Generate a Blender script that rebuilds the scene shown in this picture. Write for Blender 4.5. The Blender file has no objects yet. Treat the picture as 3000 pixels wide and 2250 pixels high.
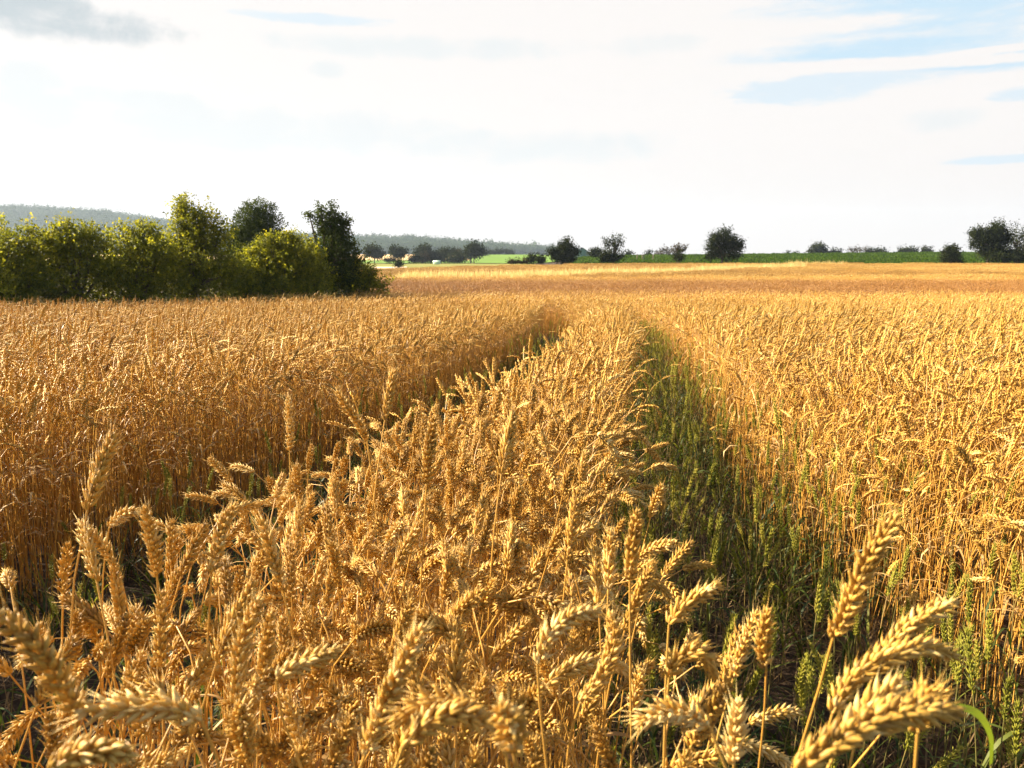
import bpy, math, random
import numpy as np
R = math.radians
C = bpy.context.scene.collection
SC = bpy.context.scene

# ---------------------------------------------------------------- camera, sky, sun, exposure
EYE = 1.40                       # metres above the field
F = 770.0 / 1024                 # focal length / frame width
PITCH = math.atan(130.0 / 770)   # horizon sits above the middle of the frame
cam = bpy.data.objects.new('camera', bpy.data.cameras.new('camera'))
C.objects.link(cam)
cam.location = (0, 0, EYE)
cam.rotation_euler = (math.pi / 2 - PITCH, 0, 0)
cam.data.sensor_width = 36
cam.data.lens = 36 * F
cam.data.clip_start = 0.02
cam.data.clip_end = 12000
cam.data.dof.use_dof = True
cam.data.dof.focus_distance = 2.6
cam.data.dof.aperture_fstop = 11.0
SC.camera = cam

SUN_AZ, SUN_EL = R(-75), R(28)   # azimuth from +Y towards +X
sun = bpy.data.objects.new('sun', bpy.data.lights.new('sun', 'SUN'))
C.objects.link(sun)
sun.data.energy = 5.0
sun.data.angle = R(0.5)
sun.data.color = (1.0, 0.87, 0.66)
sun.rotation_euler = (math.pi / 2 - SUN_EL, 0, math.pi - SUN_AZ)

SC.view_settings.view_transform = 'Standard'
SC.view_settings.look = 'None'
SC.view_settings.exposure = 2.17
SC.view_settings.gamma = 1
SC.cycles.max_bounces = 6
SC.cycles.diffuse_bounces = 3
SC.cycles.glossy_bounces = 1
SC.cycles.transmission_bounces = 4
SC.cycles.transparent_max_bounces = 4
SC.cycles.volume_bounces = 0
SC.cycles.caustics_reflective = False
SC.cycles.caustics_refractive = False
SC.cycles.use_denoising = True
SC.cycles.sample_clamp_indirect = 4


class NT:
    """small helper round a node tree"""
    def __init__(s, tree):
        s.t = tree
        s.n = tree.nodes
        s.l = tree.links

    def new(s, typ, **kw):
        n = s.n.new(typ)
        for k, v in kw.items():
            setattr(n, k, v)
        return n

    def put(s, sock, v):
        if isinstance(v, bpy.types.NodeSocket):
            s.l.new(v, sock)
        elif v is not None:
            sock.default_value = v

    def math(s, op, a, b=None, c=None, clamp=False):
        n = s.new('ShaderNodeMath', operation=op)
        n.use_clamp = clamp
        s.put(n.inputs[0], a)
        s.put(n.inputs[1], b)
        s.put(n.inputs[2], c)
        return n.outputs[0]

    def mix(s, f, a, b, blend='MIX'):
        n = s.new('ShaderNodeMix', data_type='RGBA', blend_type=blend)
        s.put(n.inputs[0], f)
        s.put(n.inputs[6], a if not isinstance(a, tuple) else (*a, 1))
        s.put(n.inputs[7], b if not isinstance(b, tuple) else (*b, 1))
        return n.outputs[2]

    def noise(s, vec, scale, detail=3, rough=0.5, dist=0.0):
        n = s.new('ShaderNodeTexNoise')
        s.put(n.inputs['Vector'], vec)
        n.inputs['Scale'].default_value = scale
        n.inputs['Detail'].default_value = detail
        n.inputs['Roughness'].default_value = rough
        n.inputs['Distortion'].default_value = dist
        return n.outputs[0]

    def smooth(s, x, a, b):
        n = s.new('ShaderNodeMapRange', interpolation_type='SMOOTHSTEP')
        s.put(n.inputs[0], x)
        n.inputs[1].default_value = a
        n.inputs[2].default_value = b
        return n.outputs[0]


def ray(px, py):
    """unit direction through a pixel of the 3000 x 2250 photograph"""
    u, v = (px - 1500) / (3000 * F), (1125 - py) / (3000 * F)
    c, s = math.cos(PITCH), math.sin(PITCH)
    d = np.array([u, c + v * s, -s + v * c])
    return d / np.linalg.norm(d)


def azel(px, py):
    d = ray(px, py)
    return math.atan2(d[0], d[1]), math.asin(d[2])


def make_world():
    w = bpy.data.worlds.new('World')
    SC.world = w
    w.use_nodes = True
    t = NT(w.node_tree)
    t.n.clear()
    out = t.new('ShaderNodeOutputWorld')
    bg = t.new('ShaderNodeBackground')
    bg.inputs[1].default_value = 0.1
    sky = t.new('ShaderNodeTexSky', sky_type='NISHITA')
    sky.sun_disc = False
    sky.sun_elevation = SUN_EL
    sky.sun_rotation = SUN_AZ
    sky.air_density = 1.0
    sky.dust_density = 1.5
    tc = t.new('ShaderNodeTexCoord').outputs['Generated']
    sx = t.new('ShaderNodeSeparateXYZ')
    t.put(sx.inputs[0], tc)
    az = t.math('ARCTAN2', sx.outputs[0], sx.outputs[1])
    el = t.math('ARCSINE', sx.outputs[2])
    # streaky noise space: stretched sideways
    cmb = t.new('ShaderNodeCombineXYZ')
    t.put(cmb.inputs[0], az)
    t.put(cmb.inputs[1], t.math('MULTIPLY', el, 4.5))
    n1 = t.noise(cmb.outputs[0], 5.0, 6, 0.58, 0.4)
    n2 = t.noise(cmb.outputs[0], 14.0, 5, 0.6, 0.2)
    n3 = t.noise(cmb.outputs[0], 32.0, 5, 0.62, 0.3)
    puff = t.noise(tc, 11.0, 6, 0.6, 0.3)
    wob = t.math('ADD', t.math('MULTIPLY', t.math('SUBTRACT', n1, 0.5), 0.9), t.math('MULTIPLY', t.math('SUBTRACT', n2, 0.5), 0.5))
    puf = t.math('ADD', t.math('MULTIPLY', t.math('SUBTRACT', puff, 0.5), 2.0), t.math('MULTIPLY', wob, 0.7))

    def blob(x, y, w_, h_, tilt=0.0):
        """soft ellipse given in the photo's 2212-px scale, turned into a direction"""
        k = 3000 / 2212
        a0, e0 = azel(x * k, y * k)
        a1, _ = azel((x + w_) * k, y * k)
        _, e1 = azel(x * k, (y - h_) * k)
        da = t.math('SUBTRACT', az, a0)
        qa = t.math('DIVIDE', da, abs(a1 - a0))
        de = t.math('SUBTRACT', t.math('SUBTRACT', el, e0), t.math('MULTIPLY', da, tilt))
        qe = t.math('DIVIDE', de, abs(e1 - e0))
        r2 = t.math('ADD', t.math('MULTIPLY', qa, qa), t.math('MULTIPLY', qe, qe))
        return t.math('SUBTRACT', 1.0, r2)

    def union(bl):
        o = bl[0]
        for b in bl[1:]:
            o = t.math('MAXIMUM', o, b)
        return o
    blue = union([blob(2030, 5, 520, 86, -0.04), blob(1900, 106, 380, 32), blob(2150, 130, 260, 26)])
    soft = union([blob(1800, 188, 290, 40), blob(2195, 205, 90, 22), blob(2150, 345, 140, 12)])
    slit = blob(675, 40, 170, 14)
    cloud = union([blob(1560, 66, 480, 27, -0.02), blob(1900, 139, 520, 15, -0.05), blob(2150, 108, 200, 9), blob(1960, 212, 130, 40)])
    fray = t.math('ADD', t.math('MULTIPLY', t.math('SUBTRACT', n1, 0.5), 2.2), t.math('MULTIPLY', t.math('SUBTRACT', n3, 0.5), 1.6))
    blue_m = t.smooth(t.math('ADD', blue, fray), -0.5, 1.2)
    soft_m = t.math('MULTIPLY', t.smooth(t.math('ADD', soft, fray), 0.0, 0.8), 0.6)
    slit_m = t.math('MULTIPLY', t.smooth(t.math('ADD', slit, t.math('MULTIPLY', fray, 1.2)), -0.2, 1.0), 0.55)
    open_m = t.math('SUBTRACT', 1.0, t.smooth(t.math('ADD', cloud, fray), -0.2, 0.7))
    blue_m = t.math('MAXIMUM', t.math('MULTIPLY', t.math('MAXIMUM', blue_m, soft_m), open_m), slit_m)
    grey = union([blob(170, 42, 270, 46, -0.05), blob(40, 14, 200, 70)])
    grey_m = t.smooth(t.math('ADD', grey, t.math('MULTIPLY', puf, 1.9)), -0.2, 0.9)
    pale = union([blob(560, 280, 400, 58), blob(330, 220, 150, 30), blob(980, 106, 460, 28), blob(705, 150, 44, 24),
                  blob(60, 240, 120, 60), blob(2040, 258, 110, 28), blob(60, 170, 70, 40), blob(1150, 320, 300, 40)])
    pale_m = t.smooth(t.math('ADD', pale, t.math('MULTIPLY', puf, 2.0)), -0.4, 1.1)
    # clouds out of view: thinned overhead and behind the viewer to cut ambient light
    high = t.smooth(sx.outputs[2], 0.31, 0.5)
    back = t.smooth(sx.outputs[1], 0.5, 0.1)
    gap = t.smooth(t.math('ADD', n1, t.math('MULTIPLY', puff, 0.3)), 0.85, 0.6)
    thin = t.math('MULTIPLY', t.math('MAXIMUM', high, back), gap, clamp=True)
    # cloud colours (sky units: divided by the 0.1 strength)
    fine = t.math('MULTIPLY', t.math('SUBTRACT', n2, 0.5), 0.5)
    white = t.mix(t.smooth(el, 0.0, 0.18), (2.02, 1.91, 1.83), (2.13, 2.05, 1.99))
    c = t.mix(t.math('MULTIPLY', t.math('ADD', pale_m, fine, clamp=True), 0.62), white, (1.74, 1.87, 1.91))
    c = t.mix(t.math('MULTIPLY', grey_m, 0.95), c, (1.20, 1.35, 1.42))
    c = t.mix(t.math('MULTIPLY', blue_m, 0.9), c, (1.25, 1.74, 2.09))
    dim = t.new('ShaderNodeVectorMath', operation='SCALE')
    t.put(dim.inputs[0], sky.outputs[0]); dim.inputs[3].default_value = 0.6  # out-of-view blue sky darkened for less ambient light
    c = t.mix(thin, c, dim.outputs[0])
    t.put(bg.inputs[0], c)
    t.put(out.inputs[0], bg.outputs[0])


make_world()

# ---------------------------------------------------------------- helpers


def lerp_tab(x, xs, ys):
    return np.interp(x, xs, ys)


def sstep(x, a, b):
    t = np.clip((np.asarray(x, float) - a) / (b - a), 0, 1)
    return t * t * (3 - 2 * t)


# smooth terrain profile along the view
_yy = np.linspace(-60, 4000, 40601)
_zz = lerp_tab(_yy, [-60, 0, 4, 8, 12, 17, 22, 28, 45, 70, 100], [0, 0, 0, -.15, -.34, -.57, -.70, -.78, -.82, -.75, -.62])
_k = np.hanning(41); _k /= _k.sum()
_zz = np.convolve(np.pad(_zz, 20, mode='edge'), _k, 'valid')
_rr = lerp_tab(_yy, [0, 100, 180, 260, 500, 4000], [0, 0, 1, 1.0, -0.5, -3])
_ll = lerp_tab(_yy, [0, 55, 90, 150, 300, 480, 700, 4000], [0, 0, -.12, -.50, -1.30, 1.6, -1.5, -2.5])
_k2 = np.hanning(301); _k2 /= _k2.sum()
_rr = np.convolve(np.pad(_rr, 150, mode='edge'), _k2, 'valid')
_ll = np.convolve(np.pad(_ll, 150, mode='edge'), _k2, 'valid')


def terrain(x, y):
    x = np.asarray(x, float); y = np.asarray(y, float)
    z = np.interp(y, _yy, _zz)
    u = x / np.maximum(y, 30.0)
    side = sstep(u, 0.02, 0.12)
    right = np.interp(y, _yy, _rr) * (0.72 + 1.7 * np.clip(u, 0, .55))
    left = np.interp(y, _yy, _ll)
    z = z + side * right + (1 - side) * left
    z = z + 0.02 * np.sin(x * 0.9 + 1.3 * np.sin(y * .35)) * sstep(y, 3, 8)
    return z


def at(px, py, D):
    """world point at forward distance D seen at a photo pixel"""
    d = ray(px, py)
    return np.array([0, 0, EYE]) + d * (D / d[1])


def new_mesh(name, V, Q=None, T=None, mats=(), qm=None, tm=None, attrs=None, smooth=False):
    me = bpy.data.meshes.new(name)
    V = np.asarray(V, np.float32)
    Q = np.zeros((0, 4), np.int32) if Q is None or len(Q) == 0 else np.asarray(Q, np.int32)
    T = np.zeros((0, 3), np.int32) if T is None or len(T) == 0 else np.asarray(T, np.int32)
    me.vertices.add(len(V))
    me.vertices.foreach_set('co', V.ravel())
    nl = Q.size + T.size
    me.loops.add(nl)
    me.loops.foreach_set('vertex_index', np.concatenate([Q.ravel(), T.ravel()]).astype(np.int32))
    npoly = len(Q) + len(T)
    me.polygons.add(npoly)
    tot = np.concatenate([np.full(len(Q), 4), np.full(len(T), 3)]).astype(np.int32)
    st = np.concatenate([[0], np.cumsum(tot)[:-1]]).astype(np.int32) if npoly else np.zeros(0, np.int32)
    me.polygons.foreach_set('loop_start', st)
    me.polygons.foreach_set('loop_total', tot)
    if smooth:
        me.polygons.foreach_set('use_smooth', np.ones(npoly, bool))
    for m in mats:
        me.materials.append(m)
    if qm is not None or tm is not None:
        a = np.zeros(len(Q), np.int32) if qm is None else np.asarray(qm, np.int32)
        b = np.zeros(len(T), np.int32) if tm is None else np.asarray(tm, np.int32)
        me.polygons.foreach_set('material_index', np.concatenate([a, b]).astype(np.int32))
    for k, v in (attrs or {}).items():
        at_ = me.attributes.new(k, 'FLOAT', 'POINT')
        at_.data.foreach_set('value', np.asarray(v, np.float32))
    me.update(calc_edges=True)
    return me


class MB:
    """collects quads and tris with a material slot and a random tone"""
    def __init__(s):
        s.V = []; s.Q = []; s.T = []; s.qm = []; s.tm = []; s.r = []; s.n = 0

    def add(s, V, Q=None, T=None, m=0, r=0.5):
        V = np.asarray(V, float)
        s.V.append(V)
        if Q is not None and len(Q):
            s.Q.append(np.asarray(Q) + s.n); s.qm.append(np.full(len(Q), m))
        if T is not None and len(T):
            s.T.append(np.asarray(T) + s.n); s.tm.append(np.full(len(T), m))
        s.r.append(np.broadcast_to(np.asarray(r, float), (len(V),)))
        s.n += len(V)

    def arrays(s):
        V = np.concatenate(s.V)
        Q = np.concatenate(s.Q) if s.Q else np.zeros((0, 4), int)
        T = np.concatenate(s.T) if s.T else np.zeros((0, 3), int)
        qm = np.concatenate(s.qm) if s.qm else np.zeros(0, int)
        tm = np.concatenate(s.tm) if s.tm else np.zeros(0, int)
        return V, Q, T, qm, tm, np.concatenate(s.r)

    def put(s, arr, M=None, off=(0, 0, 0), dr=0.0):
        V, Q, T, qm, tm, r = arr
        V2 = (V @ M.T if M is not None else V) + np.asarray(off)
        s.V.append(V2)
        if len(Q):
            s.Q.append(Q + s.n); s.qm.append(qm)
        if len(T):
            s.T.append(T + s.n); s.tm.append(tm)
        s.r.append(np.clip(r + dr, 0, 1)); s.n += len(V2)

    def mesh(s, name, mats, smooth=False):
        V, Q, T, qm, tm, r = s.arrays()
        return new_mesh(name, V, Q, T, mats, qm, tm, {'tone': r}, smooth)


def obj(name, me, parent=None):
    o = bpy.data.objects.new(name, me)
    C.objects.link(o)
    if parent is not None:
        o.parent = parent
    return o


def tag(o, label=None, cat=None, group=None, kind=None):
    if label: o['label'] = label
    if cat: o['category'] = cat
    if group: o['group'] = group
    if kind: o['kind'] = kind
    return o


def empty(name, loc):
    o = bpy.data.objects.new(name, None)
    C.objects.link(o)
    o.location = loc
    o.empty_display_size = 0.05
    return o


def frames(P):
    """tangent, normal, binormal along a polyline"""
    P = np.asarray(P, float)
    T = np.gradient(P, axis=0)
    T /= np.linalg.norm(T, axis=1, keepdims=True) + 1e-12
    a = np.array([1.0, 0, 0]) if abs(T[0][0]) < .9 else np.array([0, 1.0, 0])
    N = np.zeros_like(P)
    n = a - T[0] * a.dot(T[0])
    for i in range(len(P)):
        n = n - T[i] * n.dot(T[i])
        n = n / (np.linalg.norm(n) + 1e-12)
        N[i] = n
    return T, N, np.cross(T, N)


def tube(P, rad, k=5, cap=False):
    T, N, B = frames(P)
    a = np.arange(k) * 2 * math.pi / k
    ring = np.cos(a)[None, :, None] * N[:, None, :] + np.sin(a)[None, :, None] * B[:, None, :]
    V = (np.asarray(P)[:, None, :] + ring * np.asarray(rad)[:, None, None]).reshape(-1, 3)
    n = len(P)
    i = np.arange(n - 1)[:, None] * k
    j = np.arange(k)[None, :]
    Q = np.stack([i + j, i + (j + 1) % k, i + k + (j + 1) % k, i + k + j], -1).reshape(-1, 4)
    return V, Q


def ribbon(P, wid, side):
    P = np.asarray(P, float)
    side = np.asarray(side, float)
    if side.ndim == 1:
        side = np.tile(side, (len(P), 1))
    w = np.asarray(wid)[:, None]
    V = np.concatenate([P - side * w, P + side * w])
    n = len(P)
    i = np.arange(n - 1)
    return V, np.stack([i, i + 1, i + 1 + n, i + n], -1)


def rotz(a):
    c, s = math.cos(a), math.sin(a)
    return np.array([[c, -s, 0], [s, c, 0], [0, 0, 1.0]])


# ---------------------------------------------------------------- materials


def mat_leafy(name, ramp, trans=0.3, rough=0.5, spec=0.3, tcol=None, ttint=1.0, var=0.12, field=None, obj_rand=0.0):
    """thin plant tissue: a glossy-diffuse face plus light let through; tone picked per leaf / floret / stalk"""
    m = bpy.data.materials.new(name)
    m.use_nodes = True
    t = NT(m.node_tree)
    t.n.clear()
    out = t.new('ShaderNodeOutputMaterial')
    a = t.new('ShaderNodeAttribute', attribute_name='tone')
    tone = a.outputs['Fac']
    oi = t.new('ShaderNodeObjectInfo')
    if obj_rand:
        tone = t.math('ADD', tone, t.math('MULTIPLY', t.math('SUBTRACT', oi.outputs['Random'], 0.5), obj_rand), clamp=True)
    geo = t.new('ShaderNodeNewGeometry')
    cr = t.new('ShaderNodeValToRGB')
    e = cr.color_ramp.elements
    e[0].position = 0; e[0].color = (*ramp[0], 1)
    e[1].position = 1; e[1].color = (*ramp[-1], 1)
    for i, c in enumerate(ramp[1:-1]):
        x = cr.color_ramp.elements.new((i + 1) / (len(ramp) - 1)); x.color = (*c, 1)
    t.put(cr.inputs[0], tone)
    col = cr.outputs[0]
    nz = t.noise(geo.outputs['Position'], 1.1, 3, 0.6)
    br = t.math('ADD', t.math('MULTIPLY', t.math('SUBTRACT', nz, 0.5), var * 4), 1.0)
    vm = t.new('ShaderNodeVectorMath', operation='SCALE')
    t.put(vm.inputs[0], col); t.put(vm.inputs[3], br)
    col = vm.outputs[0]
    if field:
        col = field(t, col, geo.outputs['Position'])
    p = t.new('ShaderNodeBsdfPrincipled')
    t.put(p.inputs['Base Color'], col)
    p.inputs['Roughness'].default_value = rough
    p.inputs['Specular IOR Level'].default_value = spec
    if trans > 0:
        tr = t.new('ShaderNodeBsdfTranslucent')
        if tcol:
            t.put(tr.inputs[0], t.mix(1.0, col, tcol, 'MULTIPLY'))
        else:
            t.put(tr.inputs[0], col)
        mx = t.new('ShaderNodeMixShader')
        mx.inputs[0].default_value = trans
        t.put(mx.inputs[1], p.outputs[0]); t.put(mx.inputs[2], tr.outputs[0])
        t.put(out.inputs[0], mx.outputs[0])
    else:
        t.put(out.inputs[0], p.outputs[0])
    return m


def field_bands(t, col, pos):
    """redder reaches and paler drilled strips across the far field, with slope shade painted in"""
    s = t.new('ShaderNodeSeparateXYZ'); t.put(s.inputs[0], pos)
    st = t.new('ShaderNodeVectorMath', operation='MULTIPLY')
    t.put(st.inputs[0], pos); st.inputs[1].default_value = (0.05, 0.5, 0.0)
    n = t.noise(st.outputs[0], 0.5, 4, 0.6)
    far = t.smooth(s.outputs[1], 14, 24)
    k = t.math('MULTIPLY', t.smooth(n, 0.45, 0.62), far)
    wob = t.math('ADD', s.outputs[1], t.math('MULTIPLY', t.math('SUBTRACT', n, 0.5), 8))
    shade_band = t.math('MULTIPLY', t.smooth(wob, 26, 29), t.smooth(wob, 46, 38))  # shade of the sloping canopy, painted into the wheat colour
    k = t.math('MAXIMUM', t.math('MULTIPLY', k, 0.6), shade_band)
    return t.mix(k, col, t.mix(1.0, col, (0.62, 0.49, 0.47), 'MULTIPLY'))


M = {}
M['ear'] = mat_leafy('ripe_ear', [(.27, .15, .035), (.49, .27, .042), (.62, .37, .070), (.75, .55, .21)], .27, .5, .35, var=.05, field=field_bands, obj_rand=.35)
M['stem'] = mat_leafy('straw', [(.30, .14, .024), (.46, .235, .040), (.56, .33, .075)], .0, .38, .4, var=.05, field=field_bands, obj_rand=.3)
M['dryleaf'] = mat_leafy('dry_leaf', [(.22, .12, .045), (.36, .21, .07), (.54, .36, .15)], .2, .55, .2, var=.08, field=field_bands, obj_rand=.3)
M['deadstraw'] = mat_leafy('dead_straw', [(.06, .038, .018), (.12, .075, .034), (.22, .14, .06)], .25, .6, .15, var=.1)
M['gear'] = mat_leafy('green_ear', [(.16, .16, .018), (.30, .28, .03), (.46, .38, .06)], .35, .5, .25, var=.1, obj_rand=.4)
M['gstem'] = mat_leafy('green_stem', [(.10, .09, .025), (.18, .15, .04), (.34, .22, .07)], .15, .45, .3, var=.1, obj_rand=.4)
M['gleaf'] = mat_leafy('green_leaf', [(.03, .05, .01), (.07, .10, .014), (.2, .2, .03)], .5, .5, .3, tcol=(1, 1, .5), var=.1, obj_rand=.3)
M['brightleaf'] = mat_leafy('bright_leaf', [(.07, .11, .012), (.12, .17, .016), (.16, .21, .02)], .4, .5, .3, tcol=(1, 1, .5), var=.05)
M['hedge'] = mat_leafy('hedge_leaf', [(.055, .065, .016), (.09, .105, .018), (.15, .16, .022), (.24, .23, .028)], .5, .6, .1, tcol=(2.0, 1.8, .6), var=.06)
M['dense'] = mat_leafy('dense_leaf', [(.028, .04, .014), (.042, .058, .018), (.06, .075, .02)], .25, .7, .04, tcol=(1.8, 1.7, .7), var=.06)
M['far'] = mat_leafy('far_leaf', [(.014, .020, .008), (.022, .029, .010), (.036, .042, .013)], .15, .8, .02, tcol=(1.6, 1.5, .7), var=.02)
M['brown'] = mat_leafy('brown_leaf', [(.03, .025, .013), (.05, .038, .018), (.07, .052, .022)], .15, .8, .02, var=.02)
M['crop'] = mat_leafy('crop_leaf', [(.022, .042, .008), (.036, .064, .010), (.058, .092, .013)], .35, .7, .05, tcol=(1.5, 1.7, .4), var=.03)
M['drygrass'] = mat_leafy('dry_grass', [(.52, .37, .12), (.64, .46, .17), (.72, .55, .24)], .4, .6, .2, var=.02)
M['wood'] = mat_leafy('woodland_leaf', [(.03, .05, .02), (.045, .07, .025), (.06, .09, .03)], .2, .8, .0, var=.0)


def mat_plain(name, col, col2=None, scale=3.0, rough=0.9, bump=0.0):
    m = bpy.data.materials.new(name)
    m.use_nodes = True
    t = NT(m.node_tree)
    p = t.n['Principled BSDF']
    geo = t.new('ShaderNodeNewGeometry')
    n = t.noise(geo.outputs['Position'], scale, 6, 0.65)
    t.put(p.inputs['Base Color'], t.mix(t.smooth(n, .3, .7), col, col2 or tuple(c * .7 for c in col)))
    p.inputs['Roughness'].default_value = rough
    p.inputs['Specular IOR Level'].default_value = 0.2
    if bump:
        b = t.new('ShaderNodeBump')
        b.inputs['Strength'].default_value = bump
        b.inputs['Distance'].default_value = .03
        t.put(b.inputs['Height'], n)
        t.put(p.inputs['Normal'], b.outputs[0])
    return m


M['soil'] = mat_plain('soil', (.03, .019, .011), (.055, .034, .02), 9, .95, .8)
M['bark'] = mat_plain('bark', (.06, .045, .03), (.10, .08, .055), 14, .9, .5)
M['greenfield'] = mat_plain('green_crop_field', (.085, .16, .008), (.11, .19, .010), .05)
M['meadow'] = mat_plain('meadow', (.13, .14, .018), (.20, .18, .03), .12)
M['stubble'] = mat_plain('stubble', (.55, .38, .17), (.62, .42, .2), .08)
M['paletrack'] = mat_plain('farm_track', (.62, .48, .33), (.5, .36, .22), .3)
M['teal'] = mat_plain('teal_sheet', (.07, .13, .12), (.09, .15, .14), .4, .6)
M['tealroof'] = mat_plain('grey_roof', (.05, .085, .085), (.065, .10, .10), .4, .5)
M['palegreen'] = mat_plain('pale_green_paint', (.55, .72, .52), (.5, .66, .5), 2, .5)
M['post'] = mat_plain('weathered_post', (.10, .08, .06), (.16, .13, .1), 8, .9)

# ---------------------------------------------------------------- ground and far land


def grid_sheet(name, xs, ys, zf, mat, uspace=False):
    X, Y = np.meshgrid(xs, ys)
    if uspace:
        X = X * Y
    Z = zf(X, Y)
    V = np.stack([X, Y, Z], -1).reshape(-1, 3)
    nx, ny = len(xs), len(ys)
    i = np.arange(ny - 1)[:, None] * nx
    j = np.arange(nx - 1)[None, :]
    Q = np.stack([i + j, i + j + 1, i + nx + j + 1, i + nx + j], -1).reshape(-1, 4)
    return obj(name, new_mesh(name, V, Q, None, [mat], smooth=True))


def spaced(lo, hi, step0, grow):
    v = [0.0]; s = step0
    while v[-1] < hi:
        v.append(v[-1] + s); s *= grow
    w = [0.0]; s = step0
    while w[-1] > lo:
        w.append(w[-1] - s); s *= grow
    return np.array(sorted(set(w[1:] + v)))


gx = np.clip(spaced(-2100, 2100, .35, 1.045), -2100, 2100)
gy = np.clip(spaced(-60, 2050, .35, 1.03), -60, 2050)
tag(grid_sheet('ground', gx, gy, terrain, M['soil']), kind='structure')

# strips of farmland seen between the hedge and the hills (view angle u = x / y)
def land(name, u0, u1, y0, y1, mat, dz=0.1, nu=50, ny=60):
    return tag(grid_sheet(name, np.linspace(u0, u1, nu), np.linspace(y0, y1, ny), lambda x, y: terrain(x, y) + dz, mat, True), kind='structure')


land('meadow', -.55, .03, 78, 235, M['meadow'], .10)
land('green_field', -.052, .10, 236, 470, M['greenfield'], .25)
land('pasture', -.60, -.054, 236, 330, M['greenfield'], .25)
land('stubble_field', -.60, -.054, 332, 470, M['stubble'], .25)
land('farm_track', -.178, -.135, 118, 146, M['paletrack'], .16, 20, 8)

# wooded hills
HX = [-400, 0, 100, 300, 430, 560, 660, 870, 1040, 1200, 1270, 1380, 1500, 1611, 1750, 1900, 2300]
HY = [622, 628, 630, 641, 658, 680, 698, 708, 714, 714, 721, 731, 738, 744, 749, 756, 765]
hu = np.linspace(-1.1, .36, 120)
hrow = np.linspace(950, 2000, 30)


def hill_z(X, Y):
    u = X / Y
    px = 1500 + u * 3000 * F * math.cos(PITCH) * 1.03
    top = np.interp(px, HX, HY)
    z_ridge = EYE + (745 - top) / (3000 * F) * 1500
    s = sstep(Y, 950, 1500) * (1 - .6 * sstep(Y, 1550, 2000))
    return -3 + (z_ridge + 3) * s


hill = grid_sheet('hills', hu, hrow, hill_z, M['wood'], True)
tag(hill, kind='structure')

# ---------------------------------------------------------------- scatter: one stuff object that places copies of a few meshes


def scatter(name, meshes, pts, rot, scl, var):
    """a mesh of bare points; a node tree sets one of MESHES at each"""
    me = bpy.data.meshes.new(name)
    n = len(pts)
    me.vertices.add(n)
    me.vertices.foreach_set('co', np.asarray(pts, np.float32).ravel())
    a = me.attributes.new('turn', 'FLOAT_VECTOR', 'POINT'); a.data.foreach_set('vector', np.asarray(rot, np.float32).ravel())
    a = me.attributes.new('size', 'FLOAT_VECTOR', 'POINT'); a.data.foreach_set('vector', np.asarray(scl, np.float32).ravel())
    a = me.attributes.new('pick', 'INT', 'POINT'); a.data.foreach_set('value', np.asarray(var, np.int32))
    o = obj(name, me)
    g = bpy.data.node_groups.new(name + '_scatter', 'GeometryNodeTree')
    g.interface.new_socket('Geometry', in_out='INPUT', socket_type='NodeSocketGeometry')
    g.interface.new_socket('Geometry', in_out='OUTPUT', socket_type='NodeSocketGeometry')
    t = NT(g)
    gi = t.new('NodeGroupInput'); go = t.new('NodeGroupOutput')
    join = t.new('GeometryNodeJoinGeometry')

    def named(nm, typ):
        q = t.new('GeometryNodeInputNamedAttribute', data_type=typ)
        q.inputs[0].default_value = nm
        return q.outputs[0]
    turn = t.new('FunctionNodeEulerToRotation'); t.put(turn.inputs[0], named('turn', 'FLOAT_VECTOR'))
    size = named('size', 'FLOAT_VECTOR'); pick = named('pick', 'INT')
    for i, m in enumerate(meshes):
        so = bpy.data.objects.new(m.name, m)
        oi = t.new('GeometryNodeObjectInfo', transform_space='ORIGINAL')
        oi.inputs['Object'].default_value = so
        oi.inputs['As Instance'].default_value = False
        cmp_ = t.new('FunctionNodeCompare', data_type='INT', operation='EQUAL')
        t.put(cmp_.inputs[2], pick); cmp_.inputs[3].default_value = i
        ip = t.new('GeometryNodeInstanceOnPoints')
        t.put(ip.inputs['Points'], gi.outputs[0]); t.put(ip.inputs['Selection'], cmp_.outputs[0])
        t.put(ip.inputs['Instance'], oi.outputs['Geometry'])
        t.put(ip.inputs['Rotation'], turn.outputs[0]); t.put(ip.inputs['Scale'], size)
        t.l.new(ip.outputs[0], join.inputs[0])
    t.put(go.inputs[0], join.outputs[0])
    md = o.modifiers.new('scatter', 'NODES')
    md.node_group = g
    return tag(o, kind='stuff')


# ---------------------------------------------------------------- wheat


def stalk_path(rng, height, lean, bend, az, ear_len, n=12, ne=13, ear_bend=None):
    """polyline of the straw and of the ear on top; angles in degrees from upright"""
    s = np.linspace(0, 1, n)
    th = R(lean) * (0.4 + .6 * s) + R(bend) * np.clip((s - .66) / .34, 0, 1) ** 2.2
    ds = height / (n - 1)
    wob = rng.normal(0, .025, n).cumsum() * .5
    dirs = np.stack([np.sin(th), wob * .2, np.cos(th)], -1)
    P = np.zeros((n, 3))
    P[1:] = np.cumsum((dirs[:-1] + dirs[1:]) / 2 * ds, 0)
    eb = R(bend * .55 if ear_bend is None else ear_bend)
    te = th[-1] + eb * np.linspace(0, 1, ne)
    de = np.stack([np.sin(te), np.full(ne, wob[-1] * .2), np.cos(te)], -1)
    E = np.zeros((ne, 3)); E[0] = P[-1]
    E[1:] = P[-1] + np.cumsum((de[:-1] + de[1:]) / 2 * ear_len / (ne - 1), 0)
    Mz = rotz(az)
    return P @ Mz.T, E @ Mz.T


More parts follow.
